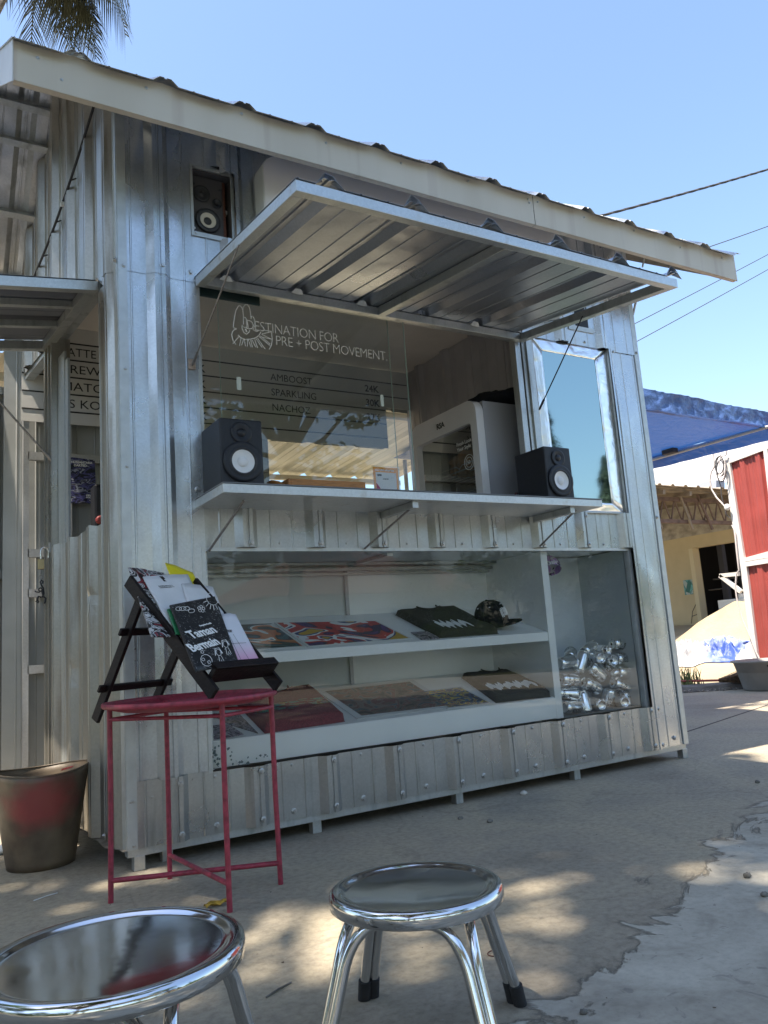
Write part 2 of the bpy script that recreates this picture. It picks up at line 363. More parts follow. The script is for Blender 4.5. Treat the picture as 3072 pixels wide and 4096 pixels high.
# lower glass case surround
mb = MB(); mb.box((.308, -.004, .302), (.324, .03, 1.182)); mb.box((2.764, -.004, .302), (2.79, .03, 1.182)); mb.box((.324, -.004, 1.165), (2.764, .03, 1.1798)); mb.build('case_edge_trim', M_trim, K)
# interior
mb = MB(); mb.prism([(.02, .06, 2.712), (2.99, .06, 2.712), (2.93, 1.64, 2.712), (-.14, 1.64, 2.712)], (0, 0, .018)); mb.build('ceiling_panel', mat('ceiling_board', (.66, .62, .58), .5, var=.04), K)
PB = lambda u, n, z: Vector((u, 1.66-n, z))
BW = mat('back_wall_sheet', (.42, .43, .42), .45, .4, var=.08, vscale=6, bump=.1, bscale=20)
corr(-.26, 1.32, .1, 2.7, PB, .02, 'back_wall_sheet', BW, K)
corr(1.32, 2.46, .1, 1.42, PB, .02, 'back_wall_sheet', BW, K)
corr(1.32, 2.235, 2.13, 2.7, PB, .02, 'back_wall_sheet', BW, K)
corr(2.235, 2.95, 2.42, 2.7, PB, .02, 'back_wall_sheet', BW, K)
corr(2.46, 2.95, .1, 2.42, PB, .02, 'back_wall_sheet', BW, K)
for z in (.72, 1.13, 1.35, 1.9):
    mb = MB(); mb.box((-.14, 1.60, z), (1.3, 1.635, z+.045)); mb.build('wall_rail', G_in, K)
for x in (-.165, .06):
    mb = MB(); mb.box((x, 1.6 if x < 0 else 1.605, .1), (x+.03, 1.637, 2.7)); mb.build('wall_stud', G_in, K)
PP = lambda u, n, z: Vector((2.45-n, u, z))
PM = mat('partition_sheet', (.44, .44, .47), .42, .5, var=.08, vscale=5)
corr(.03, 1.64, 1.2, 2.71, PP, .15, 'partition_sheet', PM, K)
mb = MB(); mb.box((.34, .06, 1.182), (2.98, .86, 1.198)); mb.build('inner_counter', M_whitem, K)
PR = lambda u, n, z: Vector((3.05-.06*u+n, u, z))
corr(.03, 1.66, .078, lambda u: ztop(u)-.03, PR, .15, 'side_sheet', G_side, K)
# roof: both pitches, ridge capping, purlins, fascia
RX0, RX1 = -.44, 3.64
def roofP(front):
    def P(u, n, s):
        sag = .010*math.sin((u-.162)/PITCH*2*math.pi*1.0+1.57)*0
        y = s; z = ztop(y)+n
        return Vector((u, y, z))
    return P
def rdisp(u, z): return .004*noise.noise(Vector((u*4, z*3, 5)))
for fr, (a, b) in (('f', (-.392, .90)), ('b', (.86, 1.95))):
    us = []; i = -3
    corr(RX0, RX1, a, b, roofP(fr), .10, 'roof_sheet', G_roof, K, pitch=.32, h=.024, nz=8, disp=rdisp, solid=.0012)
    if fr == 'f':
        # lapped strips on the eave, scalloped between the fixings
        pass
mb = MB(); mb.add([(RX0, .7, ztop(.7)+.035), (RX1, .7, ztop(.7)+.035), (RX1, .88, ztop(.88)+.05), (RX0, .88, ztop(.88)+.05), (RX1, 1.04, ztop(1.04)+.035), (RX0, 1.04, ztop(1.04)+.035)], [(0,1,2,3),(3,2,4,5)])
mb.build('ridge_cap', G_roof, K, solid=.0015)
for y in (-.31, .1, .5, .98, 1.115, 1.39, 1.68):
    mb = MB(); z = ztop(y)-.008; h = .052
    t = math.atan(.65) if y < .88 else -math.atan(.95)
    mb.box((RX0+.012, y-.016, z-h), (RX1-.012, y+.016, z), Matrix.Rotation(t, 3, 'X'), (0, y, z)); mb.build('purlin', G_hol, K)
for x in (-.005, 3.02):
    mb = MB()
    mb.bar((x, -.33, ztop(-.33)-.075), (x, .88, ztop(.88)-.075), .03, .04); mb.bar((x, .88, ztop(.88)-.075), (x-.1, 1.8, ztop(1.8)-.075), .03, .04); mb.build('rafter', G_hol, K)
MFas = mat('fascia_cream', (.53, .48, .40), .45, .12, vscale=1.3, stretch=(2.6, 2.6, .25), col2=(.60, .55, .47), thr=(.35, .62), bump=.0)
# extra stains on the fascia
n_ = MFas.node_tree.nodes; b_ = n_['Principled BSDF']; tc = n_.new('ShaderNodeTexCoord'); mp = n_.new('ShaderNodeMapping'); mp.inputs['Scale'].default_value = (11, 11, .5)
lk(MFas, tc.outputs['Object'], mp.inputs[0]); nz = n_.new('ShaderNodeTexNoise'); nz.inputs['Scale'].default_value = 1.0; nz.inputs['Detail'].default_value = 4; lk(MFas, mp.outputs[0], nz.inputs['Vector'])
rp = n_.new('ShaderNodeValToRGB'); rp.color_ramp.elements[0].position = .57; rp.color_ramp.elements[1].position = .76; rp.color_ramp.elements[0].color = (0, 0, 0, 1); rp.color_ramp.elements[1].color = (.55, .55, .55, 1)
lk(MFas, nz.outputs[0], rp.inputs[0]); mx = n_.new('ShaderNodeMix'); mx.data_type = 'RGBA'; lk(MFas, rp.outputs[0], mx.inputs[0])
src = b_.inputs['Base Color'].links[0].from_socket; lk(MFas, src, mx.inputs[6]); mx.inputs[7].default_value = (.36, .28, .24, 1); lk(MFas, mx.outputs[2], b_.inputs['Base Color'])
def fasc(x0, x1, name='fascia'):
    mb = MB(); n = 60
    def top(x):
        ph = ((x-.10) % .32)/.32
        return 2.952-.010*math.sin(math.pi*ph)
    mb.grid(lambda u, v: (lambda x: Vector((x, -.352+.0015*math.sin(x*5), 2.788+(top(x)-2.788)*v)))(x0+(x1-x0)*u), n, 2, False)
    mb.add([(x0, -.352, 2.788), (x1, -.352, 2.788), (x1, -.325, 2.788), (x0, -.325, 2.788)], [(0, 3, 2, 1)])
    return mb.build(name, MFas, K, solid=.001)
fasc(-.428, 1.985); fasc(1.981+.008, 3.62)
# barge boards on both gable ends
for x in (-.432, 3.622):
    mb = MB()
    for (a, b) in ((-.352, .88), (.88, 1.95)):
        za, zb = ztop(a), ztop(b)
        mb.add([(x, a, za-.165), (x, b, zb-.165), (x, b, zb-.0), (x, a, za-.0), (x+.004, a, za-.165), (x+.004, b, zb-.165), (x+.004, b, zb-.0), (x+.004, a, za-.0)],
               [(0,1,2,3),(4,7,6,5),(0,4,5,1),(3,2,6,7),(0,3,7,4),(1,5,6,2)])
    mb.build('barge_board', MFas if x > 0 else mat('barge_white', (.66, .66, .66), .45, .1, var=.08, vscale=4), K)
for i in range(11):
    bolt(-.35+i*.385, 2.90+.01*(i % 3), -.354, .55)
bolt(-.27, 2.84, -.354, .5); bolt(1.955, 2.92, -.354, .5); bolt(2.02, 2.92, -.354, .5)
# front awning: box-section frame, corrugated skin, wire stays
AW = [('l', .318), ('r', 2.145)]
def az(y): return 2.345+.125*y   # top of the frame falls outwards
def abar(x0, x1, y0, y1, name='awning_frame', h=.04, m=G_hol):
    mb = MB(); vs = []
    for dz in (-h, 0):
        for (x, y) in ((x0, y0), (x1, y0), (x1, y1), (x0, y1)): vs.append((x, y, az(y)+dz))
    mb.add(vs, [(0,3,2,1),(4,5,6,7),(0,1,5,4),(1,2,6,5),(2,3,7,6),(3,0,4,7)]); return mb.build(name, m, K, bevel=.002)
G_edge = galv('awning_edge', (.62, .64, .64), .4, dirt=(.45, .40, .33), dirt_lo=.6, wav=.1, stretch=(4, 4, 4))
abar(.318, 2.132, -1.02, -.98, m=G_edge); abar(.358, 2.092, -.045, -.008)
abar(.318, .357, -.979, -.008, m=G_edge); abar(2.093, 2.132, -.979, -.008); abar(1.20, 1.24, -.979, -.0455)
PA = lambda u, n, y: Vector((u, y, az(y)+.002+n))
corr(.316, 2.134, -1.024, .0, PA, .44, 'awning_sheet', G_aw, K, pitch=.335, h=.026, nz=14, disp=lambda u, y: .0+.003*abs(noise.noise(Vector((u*3, y*2, 4)))), solid=.0008)
# torn sheet ends standing up at the front edge
for i in range(6):
    x = .44+.335*i
    if x > 2.15: continue
    mb = MB(); mb.add([(x-.05, -1.021, az(-1.02)+.004), (x-.018, -1.024, az(-1.02)+.046+.008*(i % 2)), (x+.012, -1.023, az(-1.02)+.042), (x+.05, -1.021, az(-1.02)+.004), (x+.0, -.985, az(-.98)+.035)], [(0,1,4),(1,2,4),(2,3,4)])
    mb.build('torn_sheet_end', G_roof, K, solid=.0008)
def wire(a, b, r=.0035, name='stay_wire', m=None, par=None):
    a = Vector(a); b = Vector(b); mb = MB(); mb.tube([a, (a+b)/2-Vector((0, 0, .002)), b], r, 6)
    d = (b-a).normalized(); mb.tube([b-d*.075, b-d*.01], r*1.9, 6); mb.tube([b-d*.05+Vector((.004, 0, 0)), b], r*1.3, 6)
    o = mb.build(name, m or M_wire, par or K); return o
wire(aty(955, 980, -.62), (.292, -.012, 1.945)); wire(aty(2330, 1265, -.56), (2.185, -.03, 1.925), m=M_black)
mb = MB(); mb.box((.276, -.008, 1.93), (.308, -.0005, 1.975)); mb.build('stay_plate', mat('rusty_plate', (.40, .32, .27), .6, .3, var=.3, vscale=60), K, bevel=.002)
for (x, y) in ((.44, -.05), (.775, -.05), (1.11, -.05), (1.78, -.05)):
    mb = MB(); mb.add([(x-.03, y, az(y)-.006), (x-.012, y-.01, az(y)+.012), (x+.014, y-.012, az(y)+.010), (x+.03, y, az(y)-.008), (x, y-.004, az(y)-.012)], [(0,1,4),(1,2,4),(2,3,4)]); mb.build('foam_tuft', M_whitem, K, solid=.003)
# counter shelf
mb = MB(); mb.box((.292, -.325, 1.342), (2.262, .06, 1.377)); sh = mb.build('counter_shelf', G_edge, K, bevel=.002)
mb = MB(); mb.box((.290, -.328, 1.3775), (2.264, .06, 1.3825)); mb.build('shelf_top', mat('shelf_top_dark', (.16, .17, .18), .4, var=.1), K, bevel=.001)
for (x, y0) in ((1.16, -.3), (2.08, -.3)):
    mb = MB(); mb.bar((x, y0, 1.326), (x, -.025, 1.326), .03, .03); mb.build('shelf_bracket', G_hol, K, bevel=.002)
for (a, b) in (((.42, -.2, 1.338), (.335, -.01, 1.165)), ((1.17, -.28, 1.33), (1.06, -.01, 1.175)), ((2.12, -.28, 1.33), (2.09, -.03, 1.185))):
    mb = MB(); mb.tube([a, b], .005, 8); mb.build('shelf_strut', M_wire, K)
# upper window panes (two sliding leaves)
def pane(x0, x1, y, z0, z1, name, m):
    mb = MB(); mb.add([(x0, y, z0), (x1, y, z0), (x1, y, z1), (x0, y, z1)], [(0, 1, 2, 3)]); return mb.build(name, m, K)
P1 = pane(.34, 1.385, .025, 1.385, 2.325, 'window_pane', M_glass)
P2 = pane(.43, 1.30, .038, 1.385, 2.325, 'window_pane', glass('window_glass_inner', (.92, .95, .94), 1.4))
M_edge = mat('glass_edge', (.35, .50, .46), .2, var=.1)
for x_, y_ in ((1.385, .0225), (.4285, .036), (1.3, .036)):
    mb = MB(); mb.box((x_, y_, 1.385), (x_+.0018, y_+.0045, 2.325)); mb.build('glass_edge', M_edge, P1)
mb = MB(); mb.box((.345, .029, 2.28), (.625, .033, 2.322)); mb.build('tint_strip', mat('green_film', (.02, .06, .065), .3), P1)
for (x0, x1, z0, z1) in ((.497, .517, 1.872, 1.93), (1.222, 1.238, 1.868, 1.925)):
    mb = MB(); mb.box((x0, .0215, z0), (x1, .0245, z1)); mb.build('felt_pad', mat('felt_pad', (.62, .68, .64), .8), P1)
text('lettering', 'DESTINATION FOR', .0665, M_wtext, P1, (.548, .0225, 2.157), (1, 0, 0), (0, 0, 1), sx=.86, bold=-.0012, space=.93)
text('lettering', 'PRE + POST MOVEMENT.', .0665, M_wtext, P1, (.688, .0225, 2.103), (1, 0, 0), (0, 0, 1), sx=.86, bold=-.0012, space=.93)
# line emblem at the left of the lettering
lg = c_ = None
def k3_(x, y): return aty(700+x/4.1475, 1000+y/4.1475, .0222)
mb = MB()
def stroke(pts, r=.0021): mb.tube([k3_(*p) for p in pts], r, 6)
stroke([(1010,1570),(960,1500),(940,1400),(955,1350),(985,1320),(1025,1310),(985,1298),(965,1275),(985,1120),(1010,1000),(1050,930),(1075,922),(1110,960),(1125,1000),(1135,1120),(1135,1235)])
stroke([(1125,1000),(1130,950),(1165,905),(1200,905),(1235,960),(1250,1040),(1262,1140)])
stroke([(1135,1120),(1165,1120),(1195,1170),(1215,1290)]); stroke([(1262,1140),(1270,1095),(1300,1115),(1325,1190),(1325,1260)])
stroke([(1115,1245),(1110,1290),(1140,1370),(1185,1398),(1230,1360),(1235,1330)]); stroke([(1120,1270),(1150,1285),(1200,1280)])
stroke([(1325,1260),(1290,1320),(1345,1350),(1380,1345)]); stroke([(1165,1310),(1190,1360)], .004)
stroke([(1045,1410),(1080,1450),(1160,1485),(1240,1480),(1330,1460),(1390,1420),(1425,1360)])
for a, b in (((1065,1430),(955,1560)),((1095,1460),(1070,1590)),((1140,1480),(1105,1580)),((1150,1485),(1172,1600)),((1200,1490),(1200,1605)),((1215,1490),(1260,1610)),((1255,1490),(1285,1615)),((1275,1490),(1340,1615)),((1320,1480),(1370,1625)),((1340,1470),(1445,1620)),((1365,1460),(1495,1645)),((1390,1435),(1590,1595)),((1405,1420),(1580,1560)),((1420,1440),(1610,1485)),((1440,1400),(1600,1480)),((1440,1390),(1600,1360)),((1450,1330),(1600,1350))): stroke([a, b], .0018)
stroke([(1600,1370),(1612,1480),(1600,1580),(1560,1650)])
mb.build('line_emblem', M_wtext, P1)
# foil-edged side window
FX0, FX1, FZ0, FZ1 = 2.203, 2.778, 1.378, 2.352
Mfoil = bpy.data.materials.new('crinkled_foil'); Mfoil.use_nodes = True; n_ = Mfoil.node_tree.nodes; b_ = n_['Principled BSDF']
b_.inputs['Metallic'].default_value = 1; b_.inputs['Base Color'].default_value = (.97, .97, .97, 1); b_.inputs['Roughness'].default_value = .28
tc = n_.new('ShaderNodeTexCoord'); nz = n_.new('ShaderNodeTexNoise'); nz.inputs['Scale'].default_value = 7; nz.inputs['Detail'].default_value = 3; nz.inputs['Distortion'].default_value = 1.2
lk(Mfoil, tc.outputs['Object'], nz.inputs['Vector']); bp = n_.new('ShaderNodeBump'); bp.inputs['Strength'].default_value = .45; bp.inputs['Distance'].default_value = .02; lk(Mfoil, nz.outputs[0], bp.inputs['Height']); lk(Mfoil, bp.outputs[0], b_.inputs['Normal'])
def ring(x0, z0, x1, z1, a0, b0, a1, b1, ya, yb):
    mb = MB()
    o = [(x0, ya, z0), (x1, ya, z0), (x1, ya, z1), (x0, ya, z1)]; i = [(a0, yb, b0), (a1, yb, b0), (a1, yb, b1), (a0, yb, b1)]
    for k in range(4):
        q = (k+1) % 4
        mb.grid(lambda s, t: Vector(o[k])*(1-t)*(1-s)+Vector(o[q])*(1-t)*s+Vector(i[k])*t*(1-s)+Vector(i[q])*t*s + Vector((0, .0035*noise.noise(Vector((s*9+k*7, t*3, 1))), 0)), 24, 5)
    return mb
ring(FX0, FZ0, FX1, FZ1, 2.262, 1.43, 2.668, 2.275, -.006, -.016).build('foil_border', Mfoil, K, solid=.0008)
Mfilm = bpy.data.materials.new('mirror_film'); Mfilm.use_nodes = True; b_ = Mfilm.node_tree.nodes['Principled BSDF']; b_.inputs['Metallic'].default_value = 1; b_.inputs['Base Color'].default_value = (.36, .46, .46, 1); b_.inputs['Roughness'].default_value = .03
mb = MB(); mb.box((2.262, -.0145, 1.43), (2.668, -.011, 2.275)); mb.build('mirror_pane', Mfilm, K)
mb = MB(); mb.box((2.779, -.022, 1.378), (2.786, -.001, 2.352)); mb.box((2.2, -.022, 1.372), (2.78, -.002, 1.3778)); mb.build('window_rim', M_trim, K)
mb = MB(); mb.box((2.40, -.02, 2.353), (2.47, -.003, 2.364)); mb.build('latch_plate', M_black, K)
# small vent opening above the side window
mb = MB(); mb.box((2.56, -.0063, 2.47), (2.66, -.0036, 2.62)); mb.build('vent_opening', M_black, K); mb = MB(); mb.box((2.5, -.009, 2.44), (2.7, -.004, 2.468)); mb.build('vent_trim', M_trim, K)
# display case carcass in the lower front
CS = thing('display_case', (1.25, .3, .31), 'white laminate display case with sloping shelves and a tall side bin behind the lower glass', 'display case')
def sl(y, z0, k): return z0+k*(y-.04)
def shelf(name, z, k, x0, x1, d=.045, dep=.52):
    mb = MB(); vs = []
    for y in (.04, dep):
        for zz in (sl(y, z, k)-(d if y < .1 else .02), sl(y, z, k)): vs += [(x0, y, zz), (x1, y, zz)]
    mb.add(vs, [(0,1,3,2),(4,6,7,5),(0,4,5,1),(2,3,7,6),(0,2,6,4),(1,5,7,3)]); return mb.build(name, M_white, CS, bevel=.0015)
shelf('shelf', .746, .335, .345, 2.146); shelf('shelf', .416, .30, .345, 2.146, d=.02)
mb = MB(); mb.box((.342, .036, .312), (2.146, .054, .412)); mb.build('plinth', M_white, CS)
mb = MB(); mb.box((2.147, .036, .308), (2.192, .53, 1.172)); mb.build('divider', M_white, CS, bevel=.001)
mb = MB(); mb.box((.326, .036, .308), (.343, .53, 1.172)); mb.build('side_panel', M_white, CS)
mb = MB(); mb.box((2.7655, .036, .308), (2.782, .40, 1.172)); mb.build('side_panel', mat('grey_panel', (.5, .53, .55), .5), CS)
MD = mat('door_grey', (.62, .64, .63), .5, var=.03, vscale=3)
mb = MB(); mb.box((.343, .522, .42), (1.235, .53, 1.15)); mb.build('sliding_door', MD, CS); mb = MB(); mb.box((1.235, .511, .42), (2.147, .519, 1.15)); mb.build('sliding_door', M_white, CS)
mb = MB(); mb.box((1.225, .507, .42), (1.245, .512, 1.15)); mb.build('door_edge', mat('alu_edge', (.35, .35, .36), .4, .6), CS)
mb = MB()
for i, (y, z) in enumerate(((.47, 1.105), (.44, 1.125), (.40, 1.15))): mb.box((.345, y, z), (2.146, y+.02, z+.012))
mb.build('door_track', mat('track_grey', (.40, .41, .41), .35, .6), CS)
mb = MB(); mb.box((.343, .04, 1.166), (2.147, .53, 1.178)); mb.build('top_panel', mat('case_top', (.5, .51, .51), .5), CS)
mb = MB(); mb.prism([(1.22, .06, 1.150), (1.25, .06, 1.150), (1.28, .5, 1.150), (1.25, .5, 1.150)], (0, 0, .014)); mb.build('top_brace', G_in, CS)
mb = MB(); mb.box((2.193, .395, .308), (2.765, .405, 1.172)); mb.build('bin_back', mat('bin_back', (.62, .65, .67), .5, var=.05), CS)
mb = MB(); mb.box((2.193, .036, .307), (2.765, .394, .312)); mb.build('bin_floor', mat('bin_floor', (.18, .19, .19), .6), CS)
mb = MB(); mb.add([(.324, .012, .306), (2.764, .012, .306), (2.764, .012, 1.165), (.324, .012, 1.165)], [(0, 1, 2, 3)]); DP = mb.build('display_pane', M_glass2, K)
# flaked white film along the lower left edge of the display pane
fk = MB(); rr = random.Random(3)
for i in range(42):
    x = .33+rr.random()**2*.28; z = .312+rr.random()*.10*(1 if x < .42 else .3); s = .002+rr.random()*.006
    pts = [(x+s*math.cos(t)*(0.4+rr.random()), .0108, z+s*math.sin(t)*(0.4+rr.random())) for t in [k*math.pi/3 for k in range(6)]]
    fk.add(pts, [tuple(range(6))])
fk.build('grime_flakes', mat('grime', (.12, .16, .16), .8), DP)
# ------------------------------------------------------------------ kiosk: side awning, door leaf, conduit, trims (parts)
NW = SN   # outward normal of the side wall
def ps(u, n, z): return PS(u, n, z)
# side hatch propped outwards; outer edge slightly lower than the hinge
def ha(u, n): return PS(u, n, 2.375-.165*n)
mb = MB()
def hbar(u0, u1, n0, n1, name, m=G_hol, h=.042):
    mb = MB(); vs = []
    for dz in (-h, 0):
        for (u, n) in ((u0, n0), (u1, n0), (u1, n1), (u0, n1)): vs.append(ha(u, n)+Vector((0, 0, dz)))
    mb.add(vs, [(0,1,2,3),(4,7,6,5),(0,4,5,1),(1,5,6,2),(2,6,7,3),(3,7,4,0)]); return mb.build(name, m, K)
hbar(.245, .285, .004, .82, 'side_hatch_frame', G_edge); hbar(1.0, 1.04, .004, .82, 'side_hatch_frame'); hbar(.2855, .9995, .004, .05, 'side_hatch_frame'); hbar(.2855, .9995, .78, .82, 'side_hatch_frame')
hbar(.47, .50, .051, .779, 'side_hatch_rib', h=.03); hbar(.72, .75, .051, .779, 'side_hatch_rib', h=.03)
corr(.24, 1.05, .0, .83, lambda u, n, z: ha(u, z)+Vector((0, 0, .003+n)), .4, 'side_hatch_sheet', mat('hatch_sheet', (.20, .21, .24), .45, .5, var=.1, vscale=5), K, solid=.0008)
wire(aty(-60, 1540, .9), PS(.93, .01, 1.72), r=.005)
# open door leaf
dv = Vector((-.93, -.36, 0)).normalized(); dn = Vector((dv.y, -dv.x, 0)); d0 = PS(1.72, .02, 0)
PD = lambda u, n, z: d0+dv*u+dn*(n)+Vector((0, 0, z))
def dbar(u0, u1, z0, z1, name='door_frame'):
    mb = MB(); vs = [PD(u, n, z) for z in (z0, z1) for (u, n) in ((u0, -.03), (u1, -.03), (u1, .012), (u0, .012))]
    mb.add(vs, [(0,3,2,1),(4,5,6,7),(0,1,5,4),(1,2,6,5),(2,3,7,6),(3,0,4,7)]); return mb.build(name, G_hol, K)
sg = 1 if (CP-d0).dot(dn) > 0 else -1
dn *= sg
DM = mat('door_sheet', (.40, .40, .38), .42, .5, var=.1, vscale=4)
dbar(.0, .045, .1, 2.33); dbar(.045, .8, 2.285, 2.33); dbar(.045, .8, 1.24, 1.285); dbar(.045, .8, .12, .165); dbar(.8, .845, .1, 2.33)
corr(.04, .81, .12, 2.3, lambda u, n, z: PD(u, n-.028, z), .13, 'door_sheet', DM, K, pitch=.2)
# hasp for the padlock
mb = MB(); mb.box((-.128, .93, 1.285), (-.118, .96, 1.335)); mb.tube([(-.128, .945, 1.315), (-.15, .94, 1.318)], .003, 6); mb.build('hasp', M_bolt, K)
# black cable clipped down the side wall
pts = [PS(u, .03, z) for (u, z) in ((.155, 3.14), (.30, 2.93), (.48, 2.72), (.66, 2.50), (.80, 2.36))]
a_ = atp(392, 370, SN, PS(0, .03, 0)); b_2 = atp(122, 1142, SN, PS(0, .03, 0))
pts = [a_+(b_2-a_)*t+Vector((0, 0, -.05*math.sin(math.pi*t))) for t in [i/14 for i in range(15)]]
mb = MB(); mb.tube(pts, .006, 8); mb.build('power_cable', M_cord, K)
for i in (5, 8, 11):
    mb = MB(); p = pts[i]; mb.bar(p, p+SD*-.03+SN*-.018, .006, .004); mb.build('cable_clip', M_cord, K)
mb = MB(); p = pts[7]+SD*-.05; mb.box(tuple(p-Vector((.012, .012, .008))), tuple(p+Vector((.012, .012, .008)))); mb.build('cable_clamp', M_whitem, K)
# ------------------------------------------------------------------ light box above the awning
def rrect(x0, z0, x1, z1, r, n=8):
    pts = []
    for (cx, cz, a0) in ((x1-r, z1-r, 0), (x0+r, z1-r, 90), (x0+r, z0+r, 180), (x1-r, z0+r, 270)):
        for k in range(n+1):
            t = math.radians(a0+90*k/n); pts.append((cx+r*math.cos(t), cz+r*math.sin(t)))
    return pts
LB = thing('light_box_sign', (1.5, -.1, 2.45), 'blank white rounded light box mounted above the raised awning', 'light box')
pl = [(x, -.128, z) for x, z in rrect(.607, 2.47, 2.43, 2.935, .075)]
mb = MB(); mb.prism(pl, (0, .006, 0)); mb.build('face', mat('sign_acrylic', (.82, .79, .80), .35, var=.02, vscale=3), LB)
pl = [(x, -.1215, z) for x, z in rrect(.603, 2.466, 2.434, 2.939, .078)]
mb = MB(); mb.prism(pl, (0, .10, 0)); mb.build('side_band', M_whitem, LB, bevel=.003)
# ------------------------------------------------------------------ wall speaker in its recess
M_ring = mat('cone_surround', (.03, .03, .034), .5, var=.2, vscale=60)
M_cream = mat('paper_cone', (.60, .54, .44), .7, var=.05, vscale=30)
def ringm(c, prof, m, name, par, n=32):
    mb = MB(); mb.lathe(prof, c, n, 'Y'); mb.v = [Vector((v.x, 2*c[1]-v.y, v.z)) if False else v for v in mb.v]
    return mb.build(name, m, par)
WS = thing('wall_speaker', (.40, .1, 2.555), 'old brown-sided speaker with cream cone set in a square wall recess', 'speaker')
mb = MB(); mb.box((.322, .034, 2.558), (.484, .20, 2.85)); mb.build('cabinet', mat('walnut', (.14, .05, .03), .5, var=.3, vscale=10, stretch=(3, 3, 20)), WS, bevel=.004)
mb = MB(); mb.box((.324, .024, 2.562), (.468, .0338, 2.846)); mb.build('baffle', mat('speaker_grey', (.07, .065, .07), .6), WS, bevel=.004)
def drv(cx, cz, y, R, m, name, par, parts, depth=1.0):
    mb = MB(); mb.lathe([(r, d) for r, d in parts], (cx, y, cz), 36, 'Y'); return mb.build(name, m, par)
c = aty(831, 884, .02)
# lathe along Y: local z -> -y (towards the viewer is +)
drv(c.x, c.z, .0175, 0, M_ring, 'woofer', WS, [(.056, 0), (.056, .004), (.05, .007), (.042, .008), (.036, .002), (.034, .001)])
drv(c.x, c.z, .0175, 0, M_cream, 'cone', WS, [(.036, .004), (.03, .0), (.019, -.006), (.018, -.004)])
drv(c.x, c.z, .0175, 0, M_ring, 'dust_cap', WS, [(.018, -.003), (.012, .003), (.0, .005)])
c = aty(805, 775, .02); drv(c.x, c.z, .0175, 0, M_ring, 'midrange', WS, [(.038, 0), (.037, .004), (.03, .004), (.015, -.004), (.008, .0), (0, .001)])
c = aty(867, 815, .02); drv(c.x, c.z, .0175, 0, M_black, 'tweeter', WS, [(.022, 0), (.021, .003), (.016, .003), (.012, -.003), (0, -.005)])
for (x, y) in ((1255, 1188), (1425, 1232), (1265, 1498), (1437, 1540)):
    c = aty(x/1.62, y/1.62, .022); mb = MB(); mb.lathe([(.0065, 0), (.006, .003), (.002, .003), (0, .001)], (c.x, .0235, c.z), 12, 'Y'); mb.build('screw', M_black, WS)
mb = MB(); mb.box((.308, -.012, 2.536), (.51, -.006, 2.556)); mb.box((.308, -.012, 2.8565), (.50, -.007, 2.872)); mb.box((.308, -.012, 2.5565), (.320, -.008, 2.856)); mb.box((.492, -.012, 2.5565), (.507, -.009, 2.856)); mb.build('recess_trim', M_trim, K)
mb = MB(); mb.box((.3125, .0, 2.5455), (.3165, .2, 2.8595)); mb.box((.5005, .0, 2.5455), (.5045, .2, 2.8595)); mb.box((.3165, .0, 2.5455), (.5005, .2, 2.5495)); mb.box((.3165, .0, 2.8555), (.5005, .2, 2.8595)); mb.box((.3165, .205, 2.5455), (.5005, .21, 2.8595)); mb.build('recess_lining', mat('recess_dark', (.12, .11, .11), .6), K)
mb = MB(); mb.add([(.40, -.010, 2.885), (.47, -.013, 2.872), (.478, -.014, 2.882), (.44, -.012, 2.892)], [(0, 1, 2, 3)]); mb.build('tape_scrap', M_black, K, solid=.001)
# ------------------------------------------------------------------ studio monitors on the counter shelf
M_mon = mat('monitor_black', (.013, .015, .022), .5, var=.15, vscale=50, bump=.1, bscale=500)
M_cone = mat('white_cone', (.80, .80, .80), .45, var=.03)
def monitor(name, loc, rot, label, knob):
    T = thing(name, (0, 0, 0), label, 'speaker', 'black studio speakers on the counter shelf')
    w, h, d = .178, .283, .225
    mb = MB(); mb.box((0, 0, 0), (w, d, h)); mb.build('cabinet', M_mon, T, bevel=.007, seg=3)
    cx = w/2
    drv(cx, .108, -.0075, 0, M_mon, 'woofer_ring', T, [(.082, 0), (.081, .002), (.068, .0045), (.066, .003), (.062, .005), (.0555, .0045)])
    drv(cx, .108, -.0075, 0, M_ring, 'woofer_surround', T, [(.0575, .0045), (.055, .007), (.051, .0075), (.047, .003)])
    drv(cx, .108, -.0075, 0, M_cone, 'woofer_cone', T, [(.0475, .0035), (.046, .002), (.022, -.006), (.021, -.0055)])
    drv(cx, .108, -.0075, 0, M_cone, 'dust_cap', T, [(.0215, -.0055), (.02, -.002), (.012, .001), (0, .002)])
    drv(cx, .226, -.0035, 0, M_mon, 'waveguide', T, [(.044, 0), (.0435, .002), (.036, .003), (.026, .0), (.018, -.002)])
    drv(cx, .226, -.0035, 0, M_black, 'tweeter_dome', T, [(.018, -.002), (.015, .003), (.007, .0065), (0, .007)])
    for t in (40, 140, 220, 320):
        mb = MB(); a = math.radians(t); mb.lathe([(.003, 0), (.003, .0015), (0, .0015)], (cx+.039*math.cos(a), -.002, .226+.039*math.sin(a)), 8, 'Y'); mb.build('screw', M_black, T)
        mb = MB(); mb.lathe([(.0035, 0), (.0035, .0015), (0, .0015)], (cx+.069*math.cos(a), -.0035, .108+.069*math.sin(a)), 8, 'Y'); mb.build('screw', M_black, T)
    if knob:
        mb = MB(); mb.lathe([(.007, 0), (.006, .012), (0, .012)], (w-.018, -.001, .016), 12, 'Y'); mb.build('volume_knob', M_black, T)
    T.location = loc; T.rotation_euler = (0, 0, rot); return T
monitor('studio_monitor', (.326, -.215, 1.3835), .0, 'black studio speaker with white cone at the left end of the counter shelf', False)
monitor('studio_monitor', (2.012, -.215, 1.3835), .0, 'black studio speaker at the right end of the shelf before the foil-edged window', True)
